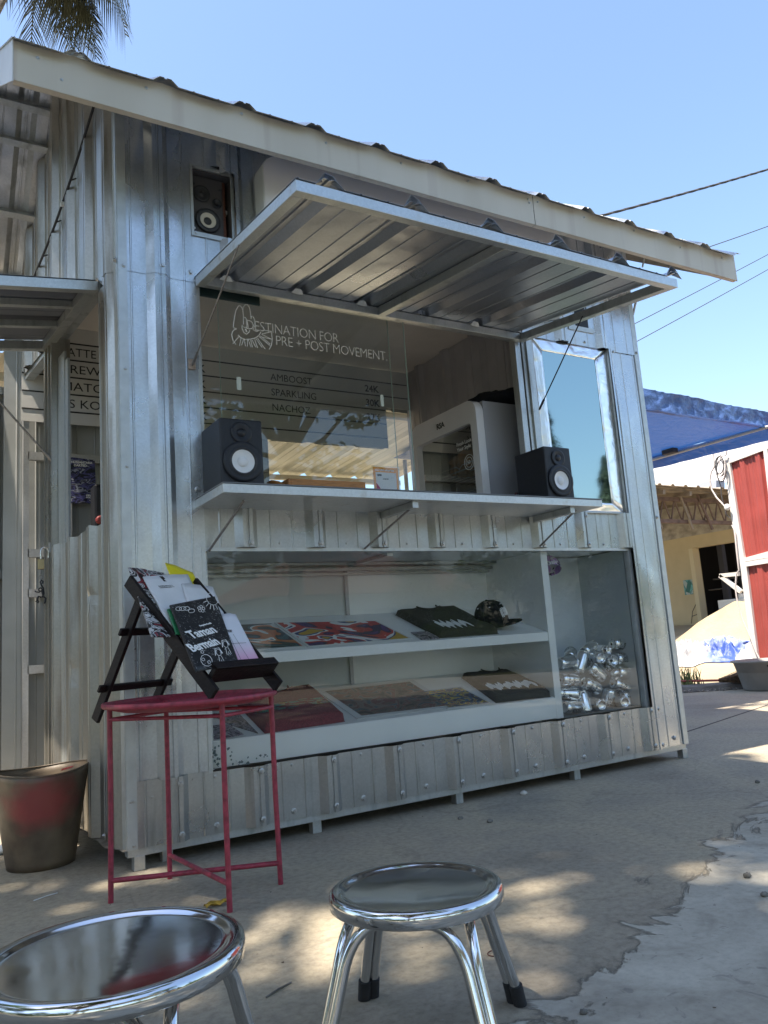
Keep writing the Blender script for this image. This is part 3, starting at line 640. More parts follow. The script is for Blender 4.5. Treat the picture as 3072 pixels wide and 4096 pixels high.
mb = MB(); mb.tube([(1.93, -.02, 1.384), (1.935, -.05, 1.43), (1.96, -.03, 1.46), (2.02, .02, 1.47)], .003, 6); o = mb.build('speaker_lead', mat('lead_brown', (.12, .03, .03), .5), None); tag(o, 'thin brown lead looping behind the right speaker', 'cable')
# ------------------------------------------------------------------ glass-door fridge inside
FR = thing('drinks_fridge', (2.15, .45, 1.2), 'white glass-door drinks fridge standing inside the kiosk', 'fridge')
FB = mat('fridge_grey', (.34, .34, .37), .4, var=.04, vscale=3)
fx, fy0, fy1, fz0, fz1 = 1.90, .155, .80, 1.2, 2.022
mb = MB(); mb.box((fx+.055, fy0+.004, fz0), (fx+.062+.45, fy0+.02, fz1-.012)); mb.box((fx+.055, fy1-.02, fz0), (fx+.51, fy1-.004, fz1-.012)); mb.box((fx+.055, fy0+.0205, fz1-.03), (fx+.51, fy1-.0205, fz1-.012)); mb.box((fx+.495, fy0+.0205, fz0), (fx+.51, fy1-.0205, fz1-.031)); mb.box((fx+.055, fy0+.0205, fz0), (fx+.494, fy1-.0205, fz0+.06)); mb.build('body', FB, FR)
# door: rounded frame with an opening
def fpt(y, z, dx=0): return (fx+dx, y, z)
o_ = rrect(fy0, fz0, fy1, fz1, .075, 8); i_ = rrect(fy0+.055, fz0+.06, fy1-.055, fz1-.125, .02, 8)
mb = MB(); n = len(o_)
for dx, flip in ((0, 0), (.05, 1)):
    vs = [fpt(y, z, dx) for y, z in o_]+[fpt(y, z, dx) for y, z in i_]
    mb.add(vs, [((k, (k+1) % n, n+(k+1) % n, n+k) if flip else (k, n+k, n+(k+1) % n, (k+1) % n)) for k in range(n)])
mb.add([fpt(y, z) for y, z in o_]+[fpt(y, z, .05) for y, z in o_], [(k, (k+1) % n, n+(k+1) % n, n+k) for k in range(n)], True)
mb.add([fpt(y, z) for y, z in i_]+[fpt(y, z, .05) for y, z in i_], [(k, n+k, n+(k+1) % n, (k+1) % n) for k in range(n)])
DR = mb.build('door', mat('fridge_white', (.74, .72, .72), .3, var=.02), FR)
mb = MB(); mb.add([fpt(fy0+.05, fz0+.05, .02), fpt(fy1-.05, fz0+.05, .02), fpt(fy1-.05, fz1-.12, .02), fpt(fy0+.05, fz1-.12, .02)], [(0, 1, 2, 3)]); mb.build('door_glass', glass('fridge_glass', (.40, .42, .45), 1.22), DR)
text('lettering', 'RSA', .045, M_text, DR, (fx-.001, fy0+.37, fz1-.082), (0, -1, 0), (0, 0, 1), sx=1.05, bold=.0012, space=.9)
text('lettering', 'Fresh Look\nYour Style', .03, M_wtext, DR, (fx+.018, fy0+.22, fz1-.22), (0, -1, 0), (0, 0, 1), sx=1.0)
mb = MB(); cc = Vector((fx+.018, fy0+.12, fz1-.33)); mb.tube([cc+Vector((0, .042*math.cos(t), .042*math.sin(t))) for t in [k*math.pi/12 for k in range(24)]], .0016, 5, closed=True); mb.tube([cc+Vector((0, .028*math.cos(t), .028*math.sin(t))) for t in [k*math.pi/12 for k in range(24)]], .0016, 5, closed=True); mb.build('round_sticker', M_wtext, DR)
text('lettering', '50', .03, M_wtext, DR, tuple(cc+Vector((0, .018, -.01))), (0, -1, 0), (0, 0, 1))
for z in (1.36, 1.52, 1.68):
    mb = MB()
    for k in range(9): mb.tube([(fx+.08+k*.05, fy0+.04, z), (fx+.08+k*.05, fy1-.04, z)], .0025, 4)
    mb.tube([(fx+.07, fy0+.04, z), (fx+.07, fy1-.04, z)], .0045, 5); mb.tube([(fx+.07, fy0+.04, z+.03), (fx+.07, fy0+.25, z+.03), (fx+.07, fy0+.28, z+.01), (fx+.07, fy0+.31, z+.03), (fx+.07, fy1-.04, z+.03)], .0035, 5); mb.build('wire_shelf', M_whitem, FR)
mb = MB(); mb.box((fx+.30, fy0+.06, 1.27), (fx+.42, fy0+.58, 1.35)); mb.build('inner_label', M_whitem, FR)
def lump(name, c, r, m, parent=None, seed=0, n=18, amp=.25, fr=2.2, flat=None):
    mb = MB(); vs = []; fs = []
    for j in range(n+1):
        for i in range(2*n):
            th = math.pi*j/n; ph = math.pi*i/n
            d = Vector((math.sin(th)*math.cos(ph), math.sin(th)*math.sin(ph), math.cos(th)))
            k = 1+amp*noise.noise(d*fr+Vector((seed, seed*.7, 0)))+amp*.5*noise.noise(d*fr*2.7+Vector((seed, 3, 1)))
            p = Vector((d.x*r[0]*k, d.y*r[1]*k, d.z*r[2]*k))
            if flat is not None: p.z = max(p.z, flat)
            vs.append(Vector(c)+p)
    for j in range(n):
        for i in range(2*n): fs.append((j*2*n+i, j*2*n+(i+1) % (2*n), (j+1)*2*n+(i+1) % (2*n), (j+1)*2*n+i))
    mb.add(vs, fs, True); return mb.build(name, m, parent)
o = lump('bread_bag', (fx+.17, fy0+.33, 1.74), (.09, .13, .075), mat('orange_bread', (.75, .36, .13), .4, var=.5, vscale=14), seed=3); tag(o, 'orange bread rolls in a clear bag on the fridge top shelf', 'bread bag')
tag(lump('cloth_bundle', (fx+.33, fy0+.27, 2.062), (.17, .25, .085), mat('dark_cloth', (.012, .014, .022), .9, bump=.4, bscale=40), seed=8, amp=.3, flat=-.05), 'dark cloth bundle lying on top of the fridge', 'cloth bundle')
# ------------------------------------------------------------------ menu board on the back wall
MBD = thing('menu_board', (1.1, 1.6, 2.12), 'white menu board with black ruled lines and drink names on the back wall', 'menu board')
Mbw = mat('board_white', (.62, .61, .58), .45, var=.03, vscale=3)
mb = MB(); mb.prism([(-.175, 1.595, 2.12), (2.235, 1.595, 2.12), (2.235, 1.595, 2.425), (2.44, 1.595, 2.425), (2.44, 1.595, 2.708), (-.175, 1.595, 2.708)], (0, .004, 0)); mb.build('panel', Mbw, MBD)
for z in (2.611, 2.508, 2.402, 2.298, 2.193):
    x0 = -.175 if z < 2.45 else -.13
    mb = MB(); mb.box((x0, 1.5925, z-.004), (.53, 1.5945, z+.0045)); mb.box((.545, 1.5925, z-.004), (2.43 if z > 2.43 else 2.23, 1.5945, z+.0045)); mb.build('ruled_line', M_text, MBD)
for i, (s, k_) in enumerate((('LATTE', .95), ('BREWK', 1.14), ('MATCHA', 1.16), ('ES KOPI', 1.12))): text('lettering', s, .073, M_text, MBD, (.033, 1.594, 2.534-.105*i), (1, 0, 0), (0, 0, 1), sx=k_)
for i, s in enumerate(('AMBOOST', 'SPARKLING', 'NACHOZ')): text('lettering', s, .069, M_text, MBD, (1.345, 1.594, 2.531-.105*i), (1, 0, 0), (0, 0, 1), sx=.95)
for i, s in enumerate(('24K', '30K', '27K')): text('lettering', s, .069, M_text, MBD, (2.07, 1.594, 2.531-.105*i), (1, 0, 0), (0, 0, 1), sx=1.0, bold=.0016)
for i in range(4): text('lettering', 'K', .069, M_text, MBD, (.85, 1.594, 2.531-.105*i), (1, 0, 0), (0, 0, 1), sx=1.0, bold=.0016)
# rear hatch beyond the back opening
RH = thing('rear_canopy', (1.3, 3.0, 0), 'cream corrugated canopy seen through the opening under the menu board', 'canopy')
MCr = mat('cream_sheet', (.66, .61, .49), .5, var=.2, vscale=3, stretch=(2, .3, 1))
corr(-1.6, 3.9, 1.9, 4.2, lambda u, n, y: Vector((u, y, 2.62-.045*(y-1.9)+n)), .1, 'sheet', MCr, RH, pitch=.3, h=.03, solid=.001)
for y in (2.1, 4.05):
    mb = MB(); mb.box((-1.6, y, 2.52-.04*(y-1.9)), (3.9, y+.05, 2.58-.045*(y-1.9))); mb.build('beam', mat('cream_beam', (.6, .52, .38), .5), RH)
for x in (-1.5, 3.8):
    for y in (2.1, 4.05): mb = MB(); mb.box((x, y, 0), (x+.05, y+.05, 2.5-.04*(y-1.9))); mb.build('post', G_hol, RH)
# poster, black box and red knob inside
MPo = bpy.data.materials.new('poster_print'); MPo.use_nodes = True
def zone(m, cols, scale, dist=2.0, rough=.45, seed=0, stretch=(1, 1, 1), line=None):
    n_ = m.node_tree.nodes; b_ = n_['Principled BSDF']; b_.inputs['Roughness'].default_value = rough
    tc = n_.new('ShaderNodeTexCoord'); mp = n_.new('ShaderNodeMapping'); mp.inputs['Location'].default_value = (seed, seed*1.7, 0); mp.inputs['Scale'].default_value = stretch; lk(m, tc.outputs['Object'], mp.inputs[0])
    nz = n_.new('ShaderNodeTexNoise'); nz.inputs['Scale'].default_value = scale; nz.inputs['Detail'].default_value = 1.5; nz.inputs['Distortion'].default_value = dist; lk(m, mp.outputs[0], nz.inputs['Vector'])
    rp = n_.new('ShaderNodeValToRGB'); rp.color_ramp.interpolation = 'CONSTANT'; els = rp.color_ramp.elements; k = len(cols)
    while len(els) < k: els.new(.5)
    for i, cc in enumerate(cols): els[i].position = 0 if i == 0 else .30+.40*i/k; els[i].color = (*cc, 1)
    lk(m, nz.outputs[0], rp.inputs[0]); lk(m, rp.outputs[0], b_.inputs['Base Color']); return m
zone(MPo, [(.01, .012, .02), (.03, .03, .10), (.09, .09, .26), (.02, .02, .05), (.30, .32, .42), (.01, .01, .02)], 18, 1.0, stretch=(1, 1, 2.2))
mb = MB(); mb.prism([(.075, 1.592, 1.655), (.222, 1.592, 1.66), (.215, 1.592, 1.915), (.078, 1.592, 1.925)], (0, .002, 0)); o = mb.build('gig_poster', MPo, None); tag(o, 'small blue and black poster taped inside beside the side opening', 'poster')
text('lettering', 'NUSSANTARA\n   DARTED', .018, M_wtext, o, (.085, 1.591, 1.89), (1, 0, 0), (0, 0, 1), bold=.0006)
text('lettering', 'KEDAI\nROCK', .012, M_wtext, o, (.165, 1.591, 1.70), (1, 0, 0), (0, 0, 1), bold=.0006)
mb = MB(); mb.box((.155, 1.3, 1.36), (.30, 1.42, 1.71)); o = mb.build('black_cabinet', M_black, None, bevel=.01); tag(o, 'black upright box with a red knob just inside the side opening', 'cabinet')
mb = MB(); mb.lathe([(.022, 0), (.022, .02), (.012, .025), (0, .022)], (.178, 1.298, 1.51), 14, 'Y'); mb.build('knob', mat('dull_red', (.35, .06, .06), .5), o)
# ------------------------------------------------------------------ counter-top things
M_tray = mat('orange_wood', (.46, .19, .05), .45, var=.25, vscale=6, stretch=(3, 3, 20))
T = thing('wooden_tray', (.8, -.1, 1.3825), 'orange wooden tray with looped handle on the counter behind the left speaker', 'tray')
mb = MB(); mb.box((.645, -.16, 1.40), (1.0, -.148, 1.447)); mb.box((.645, -.03, 1.40), (1.0, -.018, 1.447)); mb.box((.988, -.1475, 1.40), (1.0, -.0305, 1.447)); mb.box((.633, -.16, 1.40), (.6445, -.018, 1.447)); mb.box((.645, -.1475, 1.40), (.9875, -.0305, 1.406)); mb.build('box', M_tray, T, bevel=.002)
mb = MB(); mb.box((.66, -.14, 1.3828), (.98, -.04, 1.3998)); mb.build('foot', M_tray, T)
mb = MB(); mb.tube([(.633, -.14+.0, 1.41), (.60, -.13, 1.43), (.585, -.10, 1.44), (.585, -.07, 1.44), (.60, -.045, 1.43), (.633, -.035, 1.41)], .011, 8); mb.build('handle', M_tray, T)
mb = MB(); mb.box((.76, -.1615, 1.403), (.86, -.1602, 1.409)); mb.build('slot', M_text, T)
T = thing('payment_stand', (1.12, -.15, 1.3825), 'clear acrylic stand with an orange-headed payment card on the counter', 'counter sign')
mb = MB(); mb.box((1.043, -.152, 1.3835), (1.186, -.149, 1.527)); mb.box((1.043, -.1485, 1.3835), (1.186, -.10, 1.387)); mb.build('acrylic_holder', M_acr, T)
mb = MB(); mb.box((1.05, -.1480, 1.388), (1.18, -.1465, 1.522)); mb.build('card', mat('card_orange', (.90, .36, .04), .5, var=.1), T)
mb = MB(); mb.box((1.062, -.1490, 1.388), (1.168, -.1482, 1.498)); mb.build('paper', mat('paper_white', (.8, .8, .8), .6), T)
mb = MB(); mb.prism([(1.062, -.1494, 1.388), (1.085, -.1494, 1.42), (1.062, -.1494, 1.45)], (0, .0003, 0)); mb.build('pink_wedge', mat('magenta', (.5, .02, .12), .5), T)
mb = MB(); mb.prism([(1.168, -.1494, 1.388), (1.155, -.1494, 1.388), (1.168, -.1494, 1.43)], (0, .0003, 0)); mb.build('blue_wedge', mat('teal_print', (.02, .25, .4), .5), T)
text('lettering', 'scan QRIS sebuat lagu', .011, M_wtext, T, (1.06, -.1495, 1.505), (1, 0, 0), (0, 0, 1), bold=.0002)
text('lettering', 'QRIS', .011, M_text, T, (1.068, -.1495, 1.482), (1, 0, 0), (0, 0, 1), bold=.0004)
text('lettering', 'JAMBORE', .007, M_text, T, (1.098, -.1495, 1.466), (1, 0, 0), (0, 0, 1))
o = lump('plastic_cups', (1.005+.02, -.10, 1.402), (.045, .03, .022), mat('clear_wrap', (.6, .63, .65), .3), seed=5, flat=-.019); tag(o, 'small heap of clear plastic wrap between tray and payment card', 'plastic wrap')
# ------------------------------------------------------------------ goods in the display case
def k3(x, y): return (800+x/1.659, 2100+y/1.659)
def k4(x, y): return (1700+x/1.659, 2100+y/1.659)
SH = {'m': ((0, -.335, 1), (0, .04, .7475)), 'b': ((0, -.30, 1), (0, .04, .4175))}
def onsh(s, q, dy=0): 
    n, p = SH[s]; r = atp(q[0], q[1], n, p); r.y = max(.045, min(.50, r.y)); r.z = p[2]+(-n[1])*(r.y-.04); return r
def flat(name, s, qs, m, label, cat, th=.003, border=None, group=None):
    P = [onsh(s, q) for q in qs]; N = Vector(SH[s][0]).normalized()
    mb = MB(); mb.prism([p+N*.0008 for p in P], N*th)
    o = mb.build(name, m, None); tag(o, label, cat, group)
    if border is not None:
        c = sum(P, Vector())/4; mb = MB(); mb.prism([p+(c-p)*border[0]+N*(th+.0012) for p in P], N*.0006); mb.build('printed_area', border[1], o)
    return o
Ms = {}
def zm(name, *a, **k): m = bpy.data.materials.new(name); m.use_nodes = True; return zone(m, *a, **k)
Mo = zm('print_orange', [(.02, .03, .04), (.06, .14, .18), (.03, .05, .07), (.55, .15, .05), (.62, .22, .09), (.75, .76, .74), (.05, .12, .16), (.03, .03, .04)], 5, 1.6, seed=2)
Mp = zm('print_purple', [(.75, .75, .78), (.05, .02, .12), (.10, .03, .20), (.04, .015, .08), (.50, .03, .04), (.62, .05, .05), (.85, .85, .86), (.03, .05, .2), (.6, .35, .02)], 3.6, 1.6, seed=9)
Mb = zm('print_brown', [(.02, .02, .02), (.09, .07, .06), (.14, .11, .09), (.16, .05, .05), (.20, .17, .14), (.05, .10, .13), (.02, .02, .02)], 9, 1.8, seed=5)
Mc = zm('print_mixed', [(.03, .03, .05), (.20, .14, .18), (.5, .48, .5), (.12, .10, .12), (.35, .3, .36), (.05, .05, .06)], 14, 2.5, seed=12)
My = zm('print_blue_yellow', [(.03, .06, .15), (.02, .02, .03), (.05, .15, .3), (.6, .45, .05), (.1, .1, .12), (.4, .2, .1)], 16, 2.0, seed=15)
flat('art_print', 'm', [k3(340, 838), k3(695, 812), k3(480, 655), k3(150, 668)], M_whitem, 'print of orange and teal shapes on the upper shelf, partly behind the easel', 'art print', border=(.06, Mo), group='prints in the display case')
flat('art_print', 'm', [k3(715, 812), k3(1405, 757), k3(1170, 640), k3(490, 652)], M_whitem, 'wide purple and red print on the upper shelf, middle of the case', 'art print', border=(.05, Mp), group='prints in the display case')
flat('photo_card', 'm', [k3(1470, 764), k3(1592, 757), k3(1520, 708), k3(1398, 716)], Mc, 'small dark card beside the folded olive shirt on the upper shelf', 'card', group='prints in the display case')
flat('art_print', 'b', [k3(1045, 1290), k3(1700, 1210), k3(1410, 1030), k3(770, 1102)], M_whitem, 'large brown print with wide white margin on the lower shelf', 'art print', border=(.13, Mb), group='prints in the display case')
flat('art_print', 'b', [k4(150, 1225), k4(455, 1190), k4(240, 1075), k4(-40, 1105)], M_whitem, 'blue and yellow print lying between brown print and olive shirt', 'art print', border=(.12, My), group='prints in the display case')
flat('photo_card', 'b', [k3(95, 1425), k3(290, 1395), k3(190, 1325), k3(62, 1338)], Mc, 'mauve sticker card at the front left corner of the lower shelf', 'card', group='prints in the display case')
flat('photo_card', 'b', [k3(200, 1330), k3(385, 1385), k3(250, 1245), k3(60, 1255)], zm('card_b', [(.03, .03, .03), (.2, .16, .17), (.42, .36, .38), (.08, .07, .08)], 20, 2, seed=22), 'grey and black sticker card behind the mauve one, lower shelf', 'card', th=.002, group='prints in the display case')
def shirt(s, qs, m, label, gm, th=.035, gpos=(.15, .9, .30, .52), seed=1, teal=False):
    P = [onsh(s, q) for q in qs]; FL, FR_, BR_, BL_ = P; N = Vector(SH[s][0]).normalized()
    T = thing('folded_shirt', (FL+BR_)/2, label, 't-shirt')
    def pt(a, b, up=0):
        return FL*(1-a)*(1-b)+FR_*a*(1-b)+BR_*a*b+BL_*(1-a)*b+N*up
    def h(a, b):
        e = min(a, 1-a, b, 1-b); k = min(1, e/.07); k = math.sqrt(max(0, 1-(1-k)**2))
        nk = math.exp(-((a-.5)**2/.02+(b-1)**2/.012))
        return th*k*(1+.10*noise.noise(Vector((a*4+seed, b*4, seed)))) - .012*nk + .006*math.exp(-((math.hypot(a-.5, (b-1)*1.1)-.2)**2)/.0008)
    mb = MB(); mb.grid(lambda a, b: pt(a, b, h(a, b)), 40, 36); mb.build('body', m, T)
    mb = MB(); mb.tube([pt(.5+.16*math.cos(t), .985-.13*math.sin(t), th*.95+.004) for t in [k*math.pi/14 for k in range(15)]], .004, 6); mb.build('collar', m, T)
    a0, a1, b0, b1 = gpos; mb = MB(); rr = random.Random(seed)
    if teal:
        for i in range(70):
            a = a0+(a1-a0)*rr.random(); b = b0+(b1-b0)*rr.random(); t = rr.uniform(-.9, .3); L = .012+.02*rr.random(); w = .004+.005*rr.random()
            d = Vector((math.cos(t), math.sin(t), 0)); c = pt(a, b, h(a, b)+.0012+.0006*(i % 4)); e = Vector((-d.y, d.x, 0))*w
            mb.add([c-d*L-e, c+d*L-e*.4, c+d*L*.8+e, c-d*L*.8+e*.6], [(0, 1, 2, 3)])
    else:
        n = 15
        for i in range(n):
            a = a0+(a1-a0)*(i+.5)/n; b = (b0+b1)/2+(b1-b0)*.25*math.sin(i*2.1); wa = (a1-a0)/n*(.62); wb = (b1-b0)*(.42+.16*rr.random())
            ring_ = [pt(a+wa*math.cos(t)*(1+.15*math.sin(3*t+i)), b+wb*math.sin(t)*(1+.2*math.cos(2*t+i)), h(a, b)+.0013+.0003*(i % 3)) for t in [k*math.pi/7 for k in range(14)]]
            mb.add(ring_, [tuple(range(14))])
            if i % 2: 
                ring2 = [pt(a+wa*.25*math.cos(t), b+wb*.3*math.sin(t), h(a, b)+.0024) for t in [k*math.pi/5 for k in range(10)]]
    mb.build('chest_print', gm, T, solid=.0004)
    return T
Mol = mat('olive_cotton', (.035, .033, .018), .9, var=.2, vscale=90, bump=.4, bscale=500)
Mma = mat('maroon_cotton', (.20, .035, .045), .95, var=.35, vscale=160, bump=.4, bscale=600)
Mtl = zm('teal_print_shirt', [(.08, .42, .36), (.06, .30, .30), (.10, .50, .42), (.55, .42, .08), (.05, .3, .5)], 25, 1, seed=3)
shirt('m', [k4(95, 752), k4(492, 722), k4(190, 565), k3(1290, 596)], Mol, 'folded olive shirt with white lettering on the upper shelf', M_wtext, gpos=(.15, .62, .12, .34), seed=2)
shirt('b', [k4(470, 1182), k4(842, 1142), k4(600, 978), k4(238, 1012)], Mol, 'folded olive shirt with white lettering at the right of the lower shelf', M_wtext, gpos=(.06, .88, .22, .42), seed=6)
shirt('b', [k3(430, 1385), k3(965, 1305), k3(730, 1098), k3(245, 1195)], Mma, 'folded maroon shirt with teal print on the lower shelf', Mtl, gpos=(.04, .92, .30, .52), seed=4, teal=True, th=.045)
# black cap
def cap(name, c, R, h, yaw, m, label, brim=True, tilt=0):
    T = thing(name, (0, 0, 0), label, 'hat'); mb = MB()
    def dome(u, v):
        t = 2*math.pi*u; p = v*math.pi/2; r = R*math.cos(p)**.75 if v < 1 else 0
        front = 1+.10*math.cos(t)
        return Vector((r*math.cos(t)*front, r*.86*math.sin(t), h*math.sin(p)**.9*(1+.10*math.cos(t)*(1-v))))
    mb.grid(dome, 48, 14); mb.build('crown', m, T)
    mb = MB(); mb.lathe([(.008, 0), (.007, .006), (0, .008)], (0, 0, h-.002), 12); mb.build('button', m, T)
    if brim:
        mb = MB()
        def br(u, v):
            t = (u-.5)*math.pi*.92; r0 = R*1.05; x = r0*math.cos(t)+v*.075*(math.cos(t)**.5 if math.cos(t) > 0 else 0); y = R*.86*math.sin(t)*(1+.05*v)
            return Vector((x, y, .006-.010*(y/R)**2+.004*v))
        mb.grid(br, 30, 8); mb.build('brim', m, T, solid=.003)
    for k in range(6):
        t = k*math.pi/3+.5
        mb = MB(); pts = [dome(t/(2*math.pi), v)*1.006 for v in (.02, .2, .4, .6, .8, .97)]; mb.tube(pts, .0011, 4); mb.build('seam', M_black, T)
        mb = MB(); p = dome((t+.45)/(2*math.pi) % 1, .55)*1.006; mb.lathe([(.0042, 0), (.0042, .002), (.0015, .002)], tuple(p), 10); mb.build('eyelet', M_wtext, T)
    mb = MB(); rr = random.Random(4)
    for i in range(26):
        a = -.52+1.04*(i/26); v0 = .16+.05*rr.random(); v1 = .38+.06*rr.random(); t = a/(2*math.pi) % 1; t2 = (a+rr.uniform(-.09, .09))/(2*math.pi) % 1
        mb.tube([dome(t, v0)*1.012, dome(t2, (v0+v1)/2)*1.014, dome(t, v1)*1.012], .0016, 4)
    mb.build('front_lettering', M_wtext, T)
    T.location = c; T.rotation_euler = (tilt, 0, yaw); return T
M_capc = mat('black_twill', (.008, .008, .010), .92, var=.2, vscale=200, spec=.15)
pc = onsh('m', k4(490, 700)); cap('baseball_hat', (pc.x+.02, .20, .7475+.335*.16+.004), .092, .128, -1.0, M_capc, 'black baseball cap with white lettering at the right of the upper shelf', tilt=.25)
Mpu = zm('cap_lilac', [(.45, .24, .55), (.45, .24, .55), (.6, .55, .62), (.05, .02, .08), (.45, .24, .55)], 22, .5, seed=1)
c_ = cap('printed_hat', (2.285, .12, 1.075), .066, .085, 2.6, Mpu, 'lilac and black printed cap hanging in the tall side bin', tilt=.5)
mb = MB(); mb.tube([(2.285, .12, 1.165), (2.285, .11, 1.13)], .002, 6); mb.build('hook', M_wire, CS)
# cans
M_can = mat('can_aluminium', (.96, .96, .96), .20, .92, var=.05, vscale=30)
def make_can():
    T = thing('drink_can', (0, 0, 0), 'silver drink can in the side bin', 'drink can', 'silver drink cans heaped in the side bin')
    R_ = .0335; H_ = .118
    mb = MB(); mb.lathe([(.0, .010), (.012, .009), (.020, .006), (.0235, .0), (.0245, .0), (.0335, .012), (R_, .020), (R_, .100), (.0300, .1105), (.0272, .113)], n=36); b = mb.build('body', M_can, T)
    mb = MB(); mb.lathe([(.0272, .113), (.0285, .116), (.0285, .118), (.0265, .118), (.0245, .1135), (0, .113)], n=36); l = mb.build('lid', M_can, T)
    mb = MB(); mb.tube([(.004+.008*math.cos(t), .006*math.sin(t), .1155) for t in [k*math.pi/8 for k in range(16)]], .0015, 4, closed=True); mb.build('ring_pull', M_can, l)
    mb = MB(); mb.lathe([(.0, .1137), (.008, .1137)], (-.011, 0, 0), 12); mb.build('mouth', M_text, l)
    t = text('printing', 'DESTINATION\nFOR PRE +\nPOST MOVE\nMENT.', .0185, M_text, T, (0, 0, .078), (1, 0, 0), (0, 0, 1), ext=0, sx=1.0, bold=.0004, line=.85)
    for v in t.data.vertices:
        a = (v.co.x-.05)/R_; v.co = Vector((math.sin(a)*(R_+.0004), -math.cos(a)*(R_+.0004), v.co.z))
    return T
can0 = make_can()
kc = lambda x, y: (2150+x/3.687, 2500+y/3.687)
# (a) base px, (b) lid px, depth y, roll, label
cans = [((1365, 275), (1060, 275), .12, .2, 'topmost silver can, lying on its side at the right of the heap'),
 ((1400, 490), (1120, 500), .12, 2.4, 'silver can lying second from the top at the right edge, under the topmost can'),
 ((1420, 715), (1150, 690), .11, 4.0, 'blank-sided silver can lying below the two stacked at the right edge'),
 ((320, 570), (550, 540), .10, 1.2, 'silver can lying with shiny side against the left divider, top of the left column'),
 ((600, 700), (680, 400), .09, .3, 'leaning silver can just right of the top can by the divider'),
 ((1080, 720), (1060, 590), .09, 3.1, 'upright plain silver can in the middle of the heap'),
 ((980, 800), (750, 590), .08, 5.6, 'silver can slanting down to the right at the centre of the heap'),
 ((590, 810), (345, 800), .09, .4, 'silver can lying second from the top against the left divider'),
 ((940, 970), (650, 830), .07, .2, 'large-looking tilted silver can with open lid showing, front centre'),
 ((1345, 940), (1110, 850), .09, .5, 'tilted silver can above the round base facing out at the right'),
 ((525, 1020), (370, 1005), .09, .1, 'half hidden silver can lying third down by the left divider'),
 ((700, 1300), (670, 990), .07, .0, 'upright silver can in the bottom row with lettering facing the glass'),
 ((1045, 950), (1035, 1250), .08, .2, 'upside-down silver can in the bottom row with inverted lettering'),
 ((1400, 1195), (1385, 905), .11, 2.6, 'upright silver can in the bottom right corner'),
 ((400, 1220), (635, 1205), .07, .2, 'silver can lying on the bin floor in the left corner'),
 ((660, 400), (850, 300), .19, 1.0, 'silver can leaning at the back, top left of the heap'),
 ((430, 470), (540, 400), .19, 2.0, 'small glimpse of a silver can at the back left'),
 ((520, 1000), (600, 880), .17, 2.0, 'silver can deep in the gap between the left column and centre')]
ends = [((885, 490), .10, 'silver can seen from its shiny domed base, upper middle', 1), ((1080, 520), .09, 'silver can pointing its open lid at the glass', -1), ((890, 1180), .07, 'silver can with its base facing out, bottom row centre', 1),
 ((1230, 1140), .09, 'silver can with its base facing out, bottom row right', 1), ((985, 370), .19, 'silver can end-on at the back, top middle', -1)]
first = True
def newcan():
    global first
    if first: first = False; return can0
    return copy_tree(can0)
for (a, b, y, roll, lab) in cans:
    A = aty(*kc(*a), y); B = aty(*kc(*b), y); d = (B-A); ln = d.length
    d = d.normalized()
    if ln < .112: s_ = math.sqrt(max(0, .118**2-ln**2)); d = (d*ln+Vector((0, .5*s_, 0))).normalized()
    q = d.to_track_quat('Z', 'Y'); 
    from mathutils import Quaternion
    q = q @ Quaternion((0, 0, 1), roll)
    c = newcan(); c['label'] = lab; mid = (A+B)/2; c.rotation_mode = 'QUATERNION'; c.rotation_quaternion = q; c.location = mid-d*.059
    c.location.x = min(2.72, max(2.235, c.location.x)) if abs(d.z) > .8 else c.location.x
for (a, y, lab, s) in ends:
    A = aty(*kc(*a), y); d = Vector((.25, .93, .05))*s; d = d.normalized(); q = d.to_track_quat('Z', 'Y')
    c = newcan(); c['label'] = lab; c.rotation_mode = 'QUATERNION'; c.rotation_quaternion = q; c.location = A+Vector((0, -.03, 0)) if s > 0 else A-d*.088
# ------------------------------------------------------------------ round red stand
M_red = mat('red_enamel', (.30, .035, .06), .45, var=.35, vscale=55, bump=.15, bscale=80, rvar=.12)
RS = thing('plant_stand', (.115, -.43, 0), 'tall round pink-red metal stand in front of the kiosk corner', 'stand')
cs = Vector((.115, -.43, 0)); F4 = [Vector((-.129, -.319, 0)), Vector((.133, -.683, 0)), Vector((.36, -.535, 0)), Vector((.097, -.186, 0))]
for p in F4:
    mb = MB(); q = cs+(p-cs)*.985; mb.tube([p, (q.x, q.y, .30), (q.x, q.y, .602)], .0088, 10); mb.build('leg', M_red, RS)
mb = MB()
mb.lathe([(.272, .606), (.280, .604), (.284, .609), (.284, .618), (.280, .621), (.275, .619), (.274, .612)], tuple(cs), 64); mb.build('rim', M_red, RS)
mb = MB(); mb.lathe([(.275, .613), (.262, .603), (.22, .592), (.12, .587), (0, .586)], tuple(cs), 64); mb.lathe([(.275, .610), (.262, .600), (.22, .589), (.12, .584), (0, .583)], tuple(cs), 64); mb.build('dish', M_red, RS)
for i in range(4):
    a, b = F4[i], F4[(i+1) % 4]; mb = MB(); mb.tube([a+Vector((0, 0, .565)), b+Vector((0, 0, .565))], .006, 8); mb.build('upper_rail', M_red, RS)
for (a, b, dz) in ((F4[0], F4[2], .066), (F4[1], F4[3], .078)):
    mb = MB(); mb.tube([a+Vector((0, 0, dz)), b+Vector((0, 0, dz))], .0082, 10); mb.build('cross_bar', M_red, RS)
